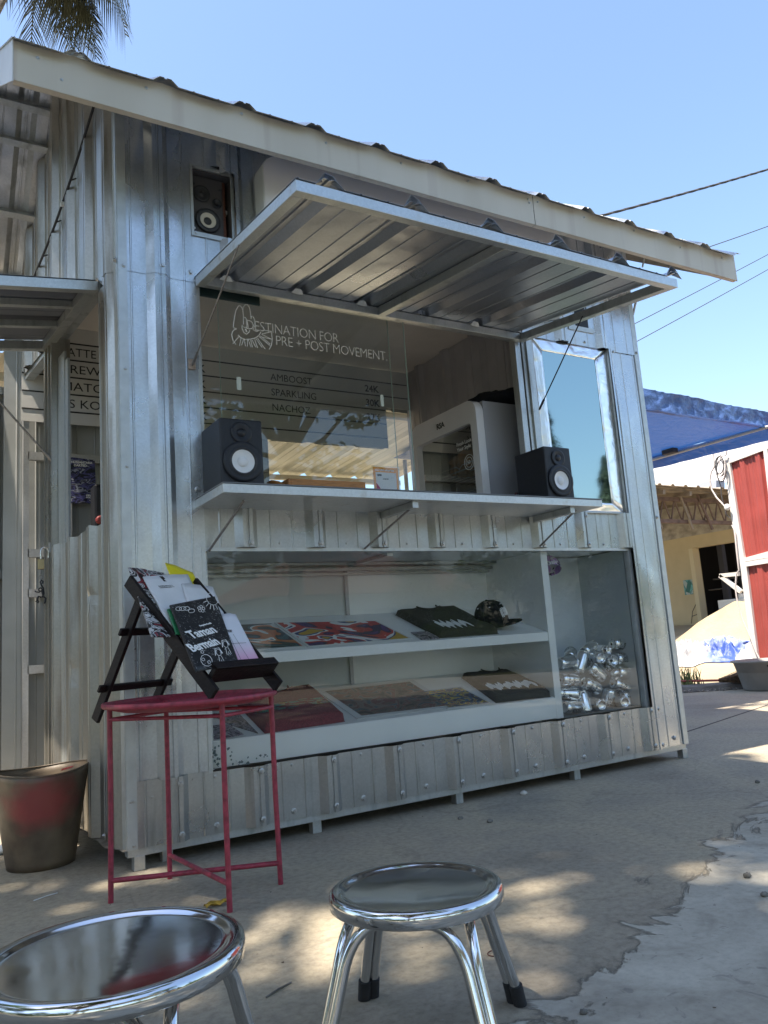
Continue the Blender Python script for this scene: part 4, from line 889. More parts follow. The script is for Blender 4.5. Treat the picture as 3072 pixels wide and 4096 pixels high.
# ------------------------------------------------------------------ easel with zines
w = Vector((.9, .436, 0)).normalized(); f_ = Vector((.436, -.9, 0)).normalized(); A = Vector((.099, -.715, .632)); WE = .294
HA = atp(548, 2393, w, A); TA = atp(513, 2322, w, A); Cf = atp(366, 2885, w, A); lv = (HA-A).normalized(); nf = w.cross(lv); nf = nf if nf.dot(f_) > 0 else -nf
ES = thing('table_easel', tuple(A+w*WE/2), 'dark brown wooden easel holding magazines, standing on the red stand', 'easel')
def eb(a, b, ww, hh, name, upv): mb = MB(); mb.bar(a, b, ww, hh, upv); return mb.build(name, M_dwood, ES, bevel=.003)
eb(A, TA, .014, .046, 'front_leg', nf); eb(A+w*WE, TA+w*WE, .014, .046, 'front_leg', nf)
bn = w.cross((Cf-HA).normalized())
Cr = Cf+w*(WE-.04)+ (HA-Cf)*.03
eb(HA+w*.016+(HA-Cf)*.04, Cf+w*.016, .014, .036, 'back_leg', bn); eb(HA+w*(WE-.016), Cr, .014, .036, 'back_leg', bn)
def along(a, b, t): return a+(b-a)*t
for t in (.27, .73): eb(along(HA, Cf, t)-w*.02, along(HA, Cf, t)+w*(WE+.005), .026, .012, 'back_rail', bn)
eb(HA+lv*.01, HA+w*WE+lv*.01, .03, .014, 'top_rail', nf)
for t in (.35, .6, .85): eb(along(A, HA, t)-nf*.004, along(A, HA, t)+w*WE-nf*.004, .03, .01, 'slat', nf)
lt = .115; LP = A+(HA-A)*lt
mb = MB(); a = LP+nf*.012; b = a+w*WE; mb.bar(a+w*.004+nf*.022, b-w*.004+nf*.022, .018, .060, nf); mb.build('ledge', M_dwood, ES, bevel=.002)
mb = MB(); mb.bar(a+w*.004+nf*.048+lv*.006, b-w*.004+nf*.048+lv*.006, .030, .010, nf); mb.build('ledge_lip', M_dwood, ES, bevel=.002)
def z6(x, y): return (350+x/1.843, 2200+y/1.843)
def zine(name, qs, off, m, label, th=.004, group='magazines on the easel', cv=1.0):
    p0 = A+nf*off; P = [atp(*z6(*q), nf, p0) for q in qs]
    mb = MB()
    def g(a, b):
        p = P[0]*(1-a)*(1-b)+P[1]*a*(1-b)+P[2]*a*b+P[3]*(1-a)*b
        return p+nf*cv*(.004*math.sin(a*2.6)*(1-b)+.003*noise.noise(Vector((a*3, b*3, off*99))))
    mb.grid(g, 12, 12); o = mb.build(name, m, None, solid=th); tag(o, label, 'magazine', group); return o, P
M_stripe = zm('stripe_cover', [(.012, .012, .014), (.012, .012, .014), (.5, .5, .5), (.015, .012, .014), (.6, .6, .6), (.015, .012, .014), (.3, .03, .04), (.01, .01, .01)], 17, 1.5, seed=6)
M_cov = mat('white_cover', (.72, .74, .76), .35, var=.06, vscale=14, bump=.15, bscale=10, coat=.3)
M_pink = bpy.data.materials.new('pink_cover'); M_pink.use_nodes = True; n_ = M_pink.node_tree.nodes; tc = n_.new('ShaderNodeTexCoord'); sx_ = n_.new('ShaderNodeSeparateXYZ'); rp = n_.new('ShaderNodeValToRGB')
lk(M_pink, tc.outputs['Generated'], sx_.inputs[0]); lk(M_pink, sx_.outputs[2], rp.inputs[0]); rp.color_ramp.elements[0].color = (.78, .30, .50, 1); rp.color_ramp.elements[0].position = .05; rp.color_ramp.elements[1].position = .5; rp.color_ramp.elements[1].color = (.70, .72, .78, 1)
lk(M_pink, rp.outputs[0], n_['Principled BSDF'].inputs['Base Color'])
M_blk = mat('speckled_black_cover', (.012, .012, .013), .5, col2=(.35, .35, .35), vscale=160, thr=(.60, .72), detail=2)
zine('magazine', [(300, 130), (560, 175), (860, 640), (470, 640)], .012, M_stripe, 'black magazine with striped drawing, at the back left of the easel')
zine('magazine', [(572, 96), (772, 172), (900, 420), (700, 380)], .016, mat('yellow_cover', (.72, .62, .02), .4, var=.06), 'bright yellow magazine sticking up behind the white ones')
o, P = zine('magazine', [(408, 200), (735, 185), (985, 700), (640, 640)], .022, M_cov, 'white magazine with small black print at its top, left of the easel')
def onz(P, a, b, off=.004): return P[0]*(1-a)*(1-b)+P[1]*a*(1-b)+P[2]*a*b+P[3]*(1-a)*b+nf*off
def ztxt(o, P, s, size, m, a, b, **k): return text('lettering', s, size, m, o, onz(P, a, b, .0065), P[1]-P[0], P[0]-P[3], **k)
ztxt(o, P, '||||\n&', .016, M_text, .34, .06, bold=.0008); ztxt(o, P, 'KUMPULAN KOMIK\nCATATAN HARI INI', .008, mat('grey_ink', (.25, .25, .25), .6), .2, .2)
o, P = zine('magazine', [(690, 250), (920, 278), (1140, 800), (860, 780)], .030, M_cov, 'blank white magazine behind the black one, with its corner bent')
o, P = zine('magazine', [(585, 440), (700, 425), (760, 640), (650, 620)], .034, mat('green_cover', (.03, .22, .09), .4), 'sliver of a green booklet between black cover and easel leg')
o, P = zine('magazine', [(985, 476), (1085, 478), (1292, 868), (1075, 868)], .040, M_pink, 'pale booklet fading to pink, right of the black one')
ztxt(o, P, 'SLIP MEDAL AI MAUDI', .009, M_text, .02, .97); ztxt(o, P, 'Gungsu\nMusik', .008, M_text, .05, .35)
mb = MB()
for i, (a, b) in enumerate((((.1, .45), (.3, .95)), ((.3, .42), (.6, .93)), ((.1, .6), (.75, .58)), ((.05, .93), (.7, .94)))): mb.tube([onz(P, *a, .0075), onz(P, *b, .0075)], .0006, 4)
mb.build('line_drawing', M_text, o)
o, P = zine('magazine', [(605, 410), (935, 345), (1115, 835), (795, 900)], .048, M_blk, 'black magazine titled Taman Bermain in white, at the front of the easel', cv=.1)
ztxt(o, P, 'Taman', .050, M_wtext, .16, .57, bold=.0013, sx=1.0); ztxt(o, P, 'Bermain', .050, M_wtext, .07, .75, bold=.0013, sx=.88); ztxt(o, P, 'Kumpulan Komik', .009, M_wtext, .42, .42, bold=.0003)
mb = MB()
def zs(pts, r=.0009, off=.0075): mb.tube([onz(P, a, b, off) for a, b in pts], r, 4)
def loop(ca, cb, ra, rb, n=10, ph=0): zs([(ca+ra*math.cos(t+ph), cb+rb*math.sin(t+ph)) for t in [k*2*math.pi/n for k in range(n+1)]])
loop(.12, .1, .06, .03); loop(.2, .11, .07, .03); loop(.28, .12, .06, .03); loop(.36, .17, .07, .03, ph=.5)
for k in range(5): loop(.58+.05*math.cos(k*1.257), .17+.035*math.sin(k*1.257), .03, .022, 8)
loop(.9, .05, .13, .1, 14)
for t in (1.4, 1.8, 2.2, 2.6, 3.0): zs([(.9+.14*math.cos(t), .05+.11*math.sin(t)), (.9+.22*math.cos(t), .05+.18*math.sin(t))], .0012)
for (ca, cb) in ((.60, .83), (.82, .74)):
    loop(ca, cb, .055, .045); zs([(ca-.09, cb+.03), (ca-.05, cb-.06), (ca+.04, cb-.06), (ca+.08, cb+.02)], .0016); zs([(ca-.03, cb+.05), (ca-.05, cb+.14), (ca-.02, cb+.15), (ca, cb+.1), (ca+.02, cb+.15), (ca+.05, cb+.14), (ca+.03, cb+.05)])
loop(.28, .90, .12, .08, 12); loop(.22, .88, .03, .02); loop(.32, .93, .03, .02); loop(.26, .78, .03, .02)
mb.build('white_drawing', M_wtext, o)
# ------------------------------------------------------------------ steel stools
def make_stool(name, ctr, s, r, label, rot=0.0, rf=.225):
    T = thing(name, (0, 0, 0), label, 'stool', 'round polished steel stools')
    mb = MB(); mb.lathe([(r-.004, s-.030), (r, s-.027), (r+.001, s-.012), (r-.001, s-.004), (r-.006, s), (r-.014, s+.0005), (r-.024, s-.002), (r-.028, s-.0062), (r-.036, s-.0068), (r*.6, s-.0105), (r*.3, s-.0125), (0, s-.0130)], n=96); mb.build('seat', M_chrome, T)
    mb = MB(); mb.lathe([(r-.004, s-.030), (r-.014, s-.028), (r-.02, s-.016), (0, s-.016)], n=48); mb.build('seat_underside', M_chrome, T)
    for k in range(4):
        a0 = rot+k*math.pi/2; a1 = a0+math.pi/2
        def at(a, rr, z): return Vector((rr*math.cos(a), rr*math.sin(a), z))
        e = .0105
        t0 = Vector((-math.sin(a0), math.cos(a0), 0))*e; t1 = Vector((-math.sin(a1), math.cos(a1), 0))*(-e)
        foot0 = at(a0, rf, .012)+t0; foot1 = at(a1, rf, .012)+t1
        sh0 = at(a0, rf-.050, s-.115)+t0*1.05; sh1 = at(a1, rf-.050, s-.115)+t1*1.05
        mid = (at(a0, r*.80, s-.040)+at(a1, r*.80, s-.040))/2
        pts = [foot0, (foot0+sh0)/2, sh0]
        c0 = at(a0, rf-.072, s-.042)+t0*1.4; c1 = at(a1, rf-.072, s-.042)+t1*1.4
        N_ = 10
        arc = []
        for i in range(1, N_+1):
            t = i/N_; arc.append(sh0*(1-t)**2+c0*2*t*(1-t)*1.0+((c0+mid)/2+Vector((0, 0, .004)))*t*t)
        pts += arc + [mid+Vector((0, 0, .002))]
        arc2 = []
        for i in range(N_, 0, -1):
            t = i/N_; arc2.append(sh1*(1-t)**2+c1*2*t*(1-t)+((c1+mid)/2+Vector((0, 0, .004)))*t*t)
        pts += arc2+[sh1, (sh1+foot1)/2, foot1]
        mb = MB(); mb.tube(pts, .0105, 14); mb.build('leg_hoop', M_chrome, T)
        mb = MB(); d = (at(a0, rf-.008, .042)-at(a0, rf, 0)); 
        for tt in (t0, -t0): mb.tube([at(a0, rf, .0)+tt, at(a0, rf-.008, .040)+tt], .0138, 14)
        mb.build('rubber_foot', M_rubber, T)
    T.location = (ctr[0], ctr[1], 0); return T
make_stool('steel_stool', (.165, -1.68), .277, .171, 'shiny steel stool nearer the kiosk, its four legs in view')
make_stool('steel_stool', (-.424, -1.738), .318, .199, 'shiny steel stool cut off by the lower left corner, closest to the viewer', rot=.1, rf=.25)
# ------------------------------------------------------------------ old plastic bucket at the left
MBu = mat('grimy_plastic', (.085, .06, .04), .5, var=.5, vscale=6, bump=.2, bscale=30, col2=(.20, .155, .10), thr=(.38, .68))
n_ = MBu.node_tree.nodes; b_ = n_['Principled BSDF']; tc = n_.new('ShaderNodeTexCoord'); mp = n_.new('ShaderNodeMapping'); mp.vector_type = 'TEXTURE'; mp.inputs['Location'].default_value = (-.02, -.16, .25); mp.inputs['Scale'].default_value = (.17, .18, .12)
lk(MBu, tc.outputs['Object'], mp.inputs[0]); gr = n_.new('ShaderNodeTexGradient'); gr.gradient_type = 'SPHERICAL'; nz = n_.new('ShaderNodeTexNoise'); nz.inputs['Scale'].default_value = 2; va = n_.new('ShaderNodeVectorMath'); va.operation = 'MULTIPLY_ADD'; va.inputs[1].default_value = (.7, .7, .7)
lk(MBu, mp.outputs[0], nz.inputs['Vector']); lk(MBu, nz.outputs['Color'], va.inputs[0]); lk(MBu, mp.outputs[0], va.inputs[2]); 
vb = n_.new('ShaderNodeVectorMath'); vb.operation = 'SUBTRACT'; vb.inputs[1].default_value = (.35, .35, .35); lk(MBu, va.outputs[0], vb.inputs[0]); lk(MBu, vb.outputs[0], gr.inputs[0])
rp = n_.new('ShaderNodeValToRGB'); rp.color_ramp.elements[0].position = .0; rp.color_ramp.elements[1].position = .65; rp.color_ramp.elements[1].color = (.85, .85, .85, 1); lk(MBu, gr.outputs['Fac'], rp.inputs[0])
mx = n_.new('ShaderNodeMix'); mx.data_type = 'RGBA'; lk(MBu, rp.outputs[0], mx.inputs[0]); lk(MBu, b_.inputs['Base Color'].links[0].from_socket, mx.inputs[6]); mx.inputs[7].default_value = (.33, .06, .055, 1); lk(MBu, mx.outputs[2], b_.inputs['Base Color'])
BK = thing('plastic_bucket', (-.235, .405, 0), 'grimy brown plastic bucket with a faded red patch beside the kiosk side wall', 'bucket')
mb = MB()
def bkt(u, v):
    t = 2*math.pi*u; r = .122+(.176-.122)*v; r *= 1+.03*math.sin(2*t+.6)*v+.015*math.sin(3*t)*v
    return Vector((-.235+r*math.cos(t), .405+r*math.sin(t), .003+.352*v+.008*v*math.sin(2*t+1.5)))
mb.grid(bkt, 64, 14); mb.add([bkt(i/64, 0) for i in range(64)], [tuple(range(64))]); mb.build('tub', MBu, BK, solid=.003)
mb = MB(); mb.tube([bkt(i/48, 1) for i in range(48)], .0035, 6, closed=True); mb.build('rim', MBu, BK)
mb = MB(); mb.add([(-.17, .36, .345), (-.13, .35, .352), (-.12, .37, .356), (-.16, .38, .350)], [(0, 1, 2, 3)]); o = mb.build('red_scrap', mat('red_foil', (.6, .03, .02), .3), None, solid=.001); tag(o, 'red scrap of wrapper on the bucket rim', 'wrapper')
# padlock with a monkey charm
PL = thing('padlock', (-.156, .93, 1.31), 'open brass padlock hanging from the hasp on the side wall', 'padlock')
yq = .93
def q1(x, y): return aty(x/2.765, 2100+y/2.765, yq)
mb = MB(); pts = [q1(535, 365), q1(535, 290), q1(520, 255), q1(485, 245), q1(458, 262), q1(450, 300), q1(452, 375)]; mb.tube(pts, .0035, 8); mb.build('shackle', M_chrome, PL)
a, b = q1(415, 380), q1(488, 490); mb = MB(); mb.box((a.x, yq-.012, b.z), (b.x, yq+.008, a.z)); mb.build('body', mat('brass', (.42, .34, .20), .35, .9, var=.2), PL, bevel=.002)
mb = MB(); mb.tube([q1(452, 490), q1(450, 545)], .0016, 6); r0 = q1(452, 580); mb.tube([r0+Vector((.009*math.cos(t), 0, .010*math.sin(t))) for t in [k*math.pi/8 for k in range(16)]], .0012, 5, closed=True); mb.build('key_ring', M_wire, PL)
mb = MB()
for pts, r in (([(470, 650), (475, 625), (460, 612), (445, 630), (455, 660), (480, 700), (485, 760), (465, 800)], .0038), ([(440, 745), (400, 740), (385, 728)], .003), ([(455, 800), (425, 790), (412, 830), (425, 850), (415, 865)], .0042), ([(480, 790), (505, 810), (500, 840), (490, 870)], .0042), ([(425, 830), (390, 850)], .002), ([(470, 720), (478, 770)], .0065)):
    mb.tube([q1(*p) for p in pts], r, 8)
c = q1(447, 715); mb.tube([c+Vector((.0075*math.cos(t), 0, .0075*math.sin(t))) for t in [k*math.pi/8 for k in range(16)]], .003, 6, closed=True)
o = mb.build('monkey_charm', M_black, None); tag(o, 'black monkey shaped charm hanging below the padlock', 'key charm')
# ------------------------------------------------------------------ ground
KD = Vector((.48, -.35, 0)).normalized(); KN = Vector((.35, .48, 0)).normalized(); K0 = Vector((6.44, 2.72, 0))
def concrete():
    m = bpy.data.materials.new('worn_concrete'); m.use_nodes = True; n = m.node_tree.nodes; b = n['Principled BSDF']
    tc = n.new('ShaderNodeTexCoord')
    def noi(s, d=6, dis=0, rough=.55):
        x = n.new('ShaderNodeTexNoise'); x.inputs['Scale'].default_value = s; x.inputs['Detail'].default_value = d; x.inputs['Distortion'].default_value = dis; x.inputs['Roughness'].default_value = rough; lk(m, tc.outputs['Object'], x.inputs['Vector']); return x
    def ramp(src, stops):
        r = n.new('ShaderNodeValToRGB'); e = r.color_ramp.elements
        while len(e) < len(stops): e.new(.5)
        for i, (p, c) in enumerate(stops): e[i].position = p; e[i].color = (*c, 1) if isinstance(c, tuple) else (c, c, c, 1)
        lk(m, src, r.inputs[0]); return r
    def mix(f, a, c):
        x = n.new('ShaderNodeMix'); x.data_type = 'RGBA'
        for s, v in ((0, f), (6, a), (7, c)):
            if isinstance(v, tuple): x.inputs[s].default_value = (*v, 1)
            elif isinstance(v, float): x.inputs[s].default_value = v
            else: lk(m, v, x.inputs[s])
        return x
    big = noi(.9, 7, .4); c0 = ramp(big.outputs[0], [(.28, (.24, .205, .155)), (.44, (.36, .315, .245)), (.56, (.43, .37, .27)), (.72, (.31, .28, .225))])
    fine = noi(42, 8, 0, .7); c1 = ramp(fine.outputs[0], [(.30, .50), (.5, .98), (.70, 1.3)])
    mm = n.new('ShaderNodeMix'); mm.data_type = 'RGBA'; mm.blend_type = 'MULTIPLY'; mm.inputs[0].default_value = .6; lk(m, c0.outputs[0], mm.inputs[6]); lk(m, c1.outputs[0], mm.inputs[7])
    cv = n.new('ShaderNodeTexVoronoi'); cv.feature = 'DISTANCE_TO_EDGE'; cv.inputs['Scale'].default_value = .55
    wp = noi(2.2, 6, .5); wa = n.new('ShaderNodeVectorMath'); wa.operation = 'MULTIPLY_ADD'; wa.inputs[1].default_value = (.9, .9, 0); lk(m, wp.outputs['Color'], wa.inputs[0]); lk(m, tc.outputs['Object'], wa.inputs[2]); lk(m, wa.outputs[0], cv.inputs['Vector'])
    cr_ = ramp(cv.outputs['Distance'], [(.0, .22), (.005, 0.0)]); kx = mix(cr_.outputs[0], mm.outputs[2], (.07, .06, .05)); sp = noi(170, 2); c2 = ramp(sp.outputs[0], [(.60, 0.0), (.72, .6)]); x1 = mix(c2.outputs[0], kx.outputs[2], (.36, .34, .31))
    # smooth newer screed with a broken edge, lower right of the yard
    sx = n.new('ShaderNodeSeparateXYZ'); lk(m, tc.outputs['Object'], sx.inputs[0])
    e = n.new('ShaderNodeMath'); e.operation = 'MULTIPLY_ADD'; e.inputs[1].default_value = -.40; lk(m, sx.outputs[0], e.inputs[0])
    e2 = n.new('ShaderNodeMath'); e2.operation = 'MULTIPLY'; e2.inputs[1].default_value = -1; lk(m, sx.outputs[1], e2.inputs[0])
    # d = -y + .40 x - 1.93 : positive inside the screed
    e.inputs[1].default_value = .40; lk(m, e2.outputs[0], e.inputs[2])
    ed = noi(3.2, 9, 1.2, .62); e3 = n.new('ShaderNodeMath'); e3.operation = 'MULTIPLY_ADD'; e3.inputs[1].default_value = .75; lk(m, ed.outputs[0], e3.inputs[0]); lk(m, e.outputs[0], e3.inputs[2])
    msk = ramp(e3.outputs[0], [(.0, 0.0), (1.0, 1.0)]); mr = n.new('ShaderNodeMapRange'); mr.inputs['From Min'].default_value = 2.293; mr.inputs['From Max'].default_value = 2.318; lk(m, e3.outputs[0], mr.inputs[0])
    rim = n.new('ShaderNodeMapRange'); rim.inputs['From Min'].default_value = 2.262; rim.inputs['From Max'].default_value = 2.297; lk(m, e3.outputs[0], rim.inputs[0])
    sc = noi(2.6, 8, 1.6); c3 = ramp(sc.outputs[0], [(.32, (.30, .275, .225)), (.48, (.42, .39, .325)), (.66, (.50, .47, .395))])
    scr = noi(11, 5, 2.5); c4 = ramp(scr.outputs[0], [(.63, 0.0), (.68, .55)]); x3 = mix(c4.outputs[0], c3.outputs[0], (.17, .16, .145))
    m5 = n.new('ShaderNodeMix'); m5.data_type = 'RGBA'; m5.blend_type = 'MULTIPLY'; m5.inputs[0].default_value = .35; lk(m, x3.outputs[2], m5.inputs[6]); lk(m, c1.outputs[0], m5.inputs[7])
    bn = noi(.8, 5, 1.0); hr = ramp(bn.outputs[0], [(.40, 0.0), (.62, .55)]); m6 = mix(hr.outputs[0], m5.outputs[2], x1.outputs[2])
    rm = n.new('ShaderNodeMath'); rm.operation = 'MULTIPLY'; rm.inputs[1].default_value = .75; lk(m, rim.outputs[0], rm.inputs[0])
    dk = mix(rm.outputs[0], x1.outputs[2], (.15, .135, .11)); dk2 = mix(mr.outputs[0], dk.outputs[2], m6.outputs[2])
    lk(m, dk2.outputs[2], b.inputs['Base Color']); b.inputs['Roughness'].default_value = .82; b.inputs['Specular IOR Level'].default_value = .35
    inv = n.new('ShaderNodeMath'); inv.operation = 'SUBTRACT'; inv.inputs[0].default_value = 1; lk(m, mr.outputs[0], inv.inputs[1])
    nb = noi(38, 12, .3, .8); st = n.new('ShaderNodeMath'); st.operation = 'MULTIPLY_ADD'; st.inputs[1].default_value = .75; st.inputs[2].default_value = .15; lk(m, inv.outputs[0], st.inputs[0])
    bp = n.new('ShaderNodeBump'); bp.inputs['Distance'].default_value = .007; lk(m, st.outputs[0], bp.inputs['Strength']); lk(m, nb.outputs[0], bp.inputs['Height'])
    b3 = n.new('ShaderNodeBump'); b3.inputs['Distance'].default_value = .008; b3.inputs['Strength'].default_value = .7; lk(m, mr.outputs[0], b3.inputs['Height']); lk(m, bp.outputs[0], b3.inputs['Normal'])
    nl = noi(6, 4); b4 = n.new('ShaderNodeBump'); b4.inputs['Distance'].default_value = .03; b4.inputs['Strength'].default_value = .35; lk(m, nl.outputs[0], b4.inputs['Height']); lk(m, b3.outputs[0], b4.inputs['Normal'])
    lk(m, b4.outputs[0], b.inputs['Normal']); return m
MCon = concrete()
a = K0+KD*-26; b = K0+KD*16
mb = MB(); b = K0+KD*9; mb.prism([a, a-KN*13.5, b-KN*13.5, b], (0, 0, -.16)); mb.v = [Vector(v) for v in mb.v]
o = mb.build('concrete_yard', MCon, None); tag(o, kind='structure')
# expansion joint across the yard
MJ = mat('joint_dark', (.05, .045, .04), .9)
j0 = atz(2740, 2930); j1 = atz(3072, 2820); jd = (j1-j0).normalized(); 
mb = MB(); mb.bar(j0-jd*.8+Vector((0, 0, .0012)), j1+jd*5+Vector((0, 0, .0012)), .012, .002); o = mb.build('paving_joint', MJ, None); tag(o, kind='structure')
# kerb strip: a raised worn edge and the planks in front of it
MKb = mat('kerb_stone', (.16, .15, .135), .9, var=.4, vscale=6, bump=.6, bscale=30)
mb = MB()
mb.grid(lambda u, v: K0+KD*(-5+12*u)+KN*(.03+.40*v)+Vector((0, 0, .055+.02*noise.noise(Vector((u*40, v*3, 0))))), 90, 4)
mb.grid(lambda u, v: K0+KD*(-5+12*u)+KN*(.0+.03*v+.02*noise.noise(Vector((u*60, 1, 2))))+Vector((0, 0, .004+(.051+.02*noise.noise(Vector((u*40, 0, 0))))*v)), 90, 3)
o = mb.build('kerb', MKb, None); tag(o, kind='structure')
# sandy lot
hz = lambda x, y: .64*max(0, min(1, (x-7.3)/4.4))
pk = atx(2965, 2412, 9.9)
def sand(x, y):
    d = (Vector((x, y, 0))-K0).dot(KN)
    h = .03+hz(x, y)*(1 if y > -20 else 0)+.03*noise.noise(Vector((x*.9, y*.9, 0)))+.012*noise.noise(Vector((x*4, y*4, 3)))
    h += max(0, pk.z-.40)*math.exp(-((x-pk.x)**2/.55+(y-pk.y)**2/.9))*(1+.12*noise.noise(Vector((x*3, y*3, 1))))
    if d < .3: h = min(h, .03)
    return h
MSa = mat('pale_sand', (.36, .29, .19), .9, var=.16, vscale=1.4, bump=.5, bscale=18, bdist=.03, detail=9)
mb = MB()
P0 = K0+KN*.40
mb.grid(lambda u, v: (lambda q: Vector((q.x, q.y, sand(q.x, q.y))))(P0+KD*(-9+20*u)+KN*(12*v)), 150, 110)
o = mb.build('sand_lot', MSa, None); tag(o, kind='structure')
mb = MB(); mb.box((-150, -150, -.5), (250, 250, -.17)); o = mb.build('ground', mat('rough_grass_ground', (.085, .095, .045), .95, var=.4, vscale=.8), None); tag(o, kind='structure')
# ------------------------------------------------------------------ small litter on the yard
MSt = mat('pebble_stone', (.16, .15, .13), .9, var=.5, vscale=40)
MSw = mat('pale_stone', (.55, .52, .46), .9, var=.2, vscale=40)
for i, (px, py, r, m, lab) in enumerate(((2095, 3178, .018, MSw, 'pale pebble at the shadow edge below the third kiosk leg'), (1960, 3290, .014, MSt, 'dark clod lying right of the pair in front of the kiosk'), (1842, 3277, .012, MSt, 'small dark clod left of the pair in front of the kiosk'),
    (2990, 3510, .014, MSt, 'dark pebble on the smooth screed near the right edge'), (3030, 3132, .013, MSt, 'dark pebble by the right edge, beyond the dapples'), (2335, 4055, .009, MSt, 'round black pebble near the bottom edge'), (3060, 3585, .012, MSt, 'flat dark chip at the far right of the screed'))):
    p = atz(px, py, .0); tag(lump('pebble', (p.x, p.y, r*.35), (r, r*.75, r*.6), m, seed=i*3, n=7, amp=.4, flat=-r*.34), lab, 'pebble', 'pebbles on the yard')
p = atz(855, 3625); mb = MB(); mb.grid(lambda u, v: Vector((p.x-.03+.07*u, p.y-.02+.035*v*(1-.6*abs(u-.5)), .004+.010*abs(math.sin(u*5+v*3)))), 8, 5); o = mb.build('fallen_leaf', mat('yellow_leaf', (.48, .30, .04), .6, var=.4, vscale=60), None, solid=.0008); tag(o, 'curled yellow leaf on the ground between the red stand feet', 'leaf')
for (a, b, c, lab, m) in (((135, 3606), (230, 3575), .0018, 'pale straw lying on the ground at the lower left', M_whitem), ((845, 3498), (872, 3478), .002, 'short white straw near the kiosk front leg', M_whitem), ((1065, 3995), (1165, 3935), .0022, 'dark twig between the two stools', MSt)):
    mb = MB(); p, q = atz(*a), atz(*b); mb.tube([p+Vector((0, 0, .003)), (p+q)/2+Vector((.002, .003, .004)), q+Vector((0, 0, .003))], c, 5); o = mb.build('twig', m, None); tag(o, lab, 'twig')
p = atz(1985, 3815); mb = MB(); mb.tube([p+Vector((.022*math.cos(t), .018*math.sin(t), .002)) for t in [k*math.pi/10 for k in range(20)]], .0012, 5, closed=True); o = mb.build('rubber_band', mat('band_brown', (.12, .03, .02), .6), None); tag(o, 'brown rubber band on the ground right of the nearer stool', 'rubber band')
p = atz(20, 3415); tag(lump('paper_scrap', (p.x, p.y, .02), (.035, .03, .022), M_whitem, seed=9, n=8, amp=.6, flat=-.019), 'crumpled white scrap behind the bucket at the left edge', 'paper scrap')
rr = random.Random(44); mb = MB()
for i in range(420):
    x = rr.uniform(-1, 6.5); y = rr.uniform(-2.6, 1.6)
    if x < 3.2 and y > .02: continue
    s = rr.choice((.0015, .002, .003, .005)); p = Vector((x, y, s*.5)); d = [Vector((rr.uniform(-1, 1), rr.uniform(-1, 1), rr.uniform(-.3, .6)))*s for _ in range(4)]
    mb.add([p+q for q in d], [(0, 1, 2), (0, 2, 3), (0, 3, 1), (1, 3, 2)])
o = mb.build('grit', mat('grit_brown', (.13, .10, .07), .9, var=.7, vscale=3), None); tag(o, 'crumbs of grit and dry leaf strewn over the concrete', 'grit', kind='stuff')
# ------------------------------------------------------------------ kerbside rubble, broom, weeds
rr = random.Random(11)
mb = MB()
for i in range(150):
    p = K0+KD*rr.uniform(-.25, .55)+KN*rr.uniform(-.10, .02)+Vector((0, 0, rr.uniform(.004, .03))); s = rr.uniform(.006, .022)
    d = [Vector((rr.uniform(-1, 1), rr.uniform(-1, 1), rr.uniform(-.5, .5)))*s for _ in range(4)]
    mb.add([p+x for x in d], [(0, 1, 2), (0, 2, 3), (0, 3, 1), (1, 3, 2)])
o = mb.build('rubble', mat('rubble_pale', (.30, .28, .25), .9, var=.6, vscale=30), None); tag(o, 'broken chips and rubble scattered along the kerb', 'rubble', kind='stuff')
BR_ = thing('stick_broom', atz(2905, 2765, .02), 'brown stick broom with reddish handle lying on the kerb beside the grey tub', 'broom')
b0 = atz(2800, 2722, .09); b1 = atz(2870, 2745, .09); mb = MB()
e0 = Vector((b0.x, b0.y, .10)); e1 = K0+KD*.40+KN*.10+Vector((0, 0, .10)); e0 = e1-KD*.55+KN*.42
mb.tube([e0, e1], .012, 8); mb.build('handle', mat('red_handle', (.33, .07, .05), .5), BR_)
mb = MB()
for i in range(150):
    p = e1+KN*rr.uniform(-.02, .02)+Vector((0, 0, rr.uniform(-.02, .02))); q = e1+KD*rr.uniform(.35, .55)+KN*rr.uniform(-.16, .10)+Vector((0, 0, rr.uniform(-.07, .12)))
    mb.tube([p, (p+q)/2+Vector((0, 0, rr.uniform(-.01, .03))), q], .0022, 3, cap=False)
mb.build('bristles', mat('broom_sticks', (.20, .13, .08), .8, var=.5, vscale=30), BR_)
mb = MB()
for i in range(130):
    c = K0+KD*(rr.choice((-.42, -.2, .12, .2))+rr.uniform(-.1, .1))+KN*rr.uniform(.25, .5); h = rr.uniform(.06, .22); d = Vector((rr.uniform(-1, 1), rr.uniform(-1, 1), 0))*.09; w_ = Vector((.004, -.003, 0))
    z = sand(c.x, c.y); c.z = max(z, .05); mb.add([c-w_, c+w_, c+d*.5+w_+Vector((0, 0, h*.7)), c+d*.5-w_+Vector((0, 0, h*.7)), c+d+Vector((0, 0, h))], [(0, 1, 2, 3), (3, 2, 4)])
o = mb.build('grass', mat('dry_grass', (.16, .19, .07), .8, var=.4, vscale=20), None); tag(o, 'thin dry weeds growing along the kerb', 'grass', kind='stuff')
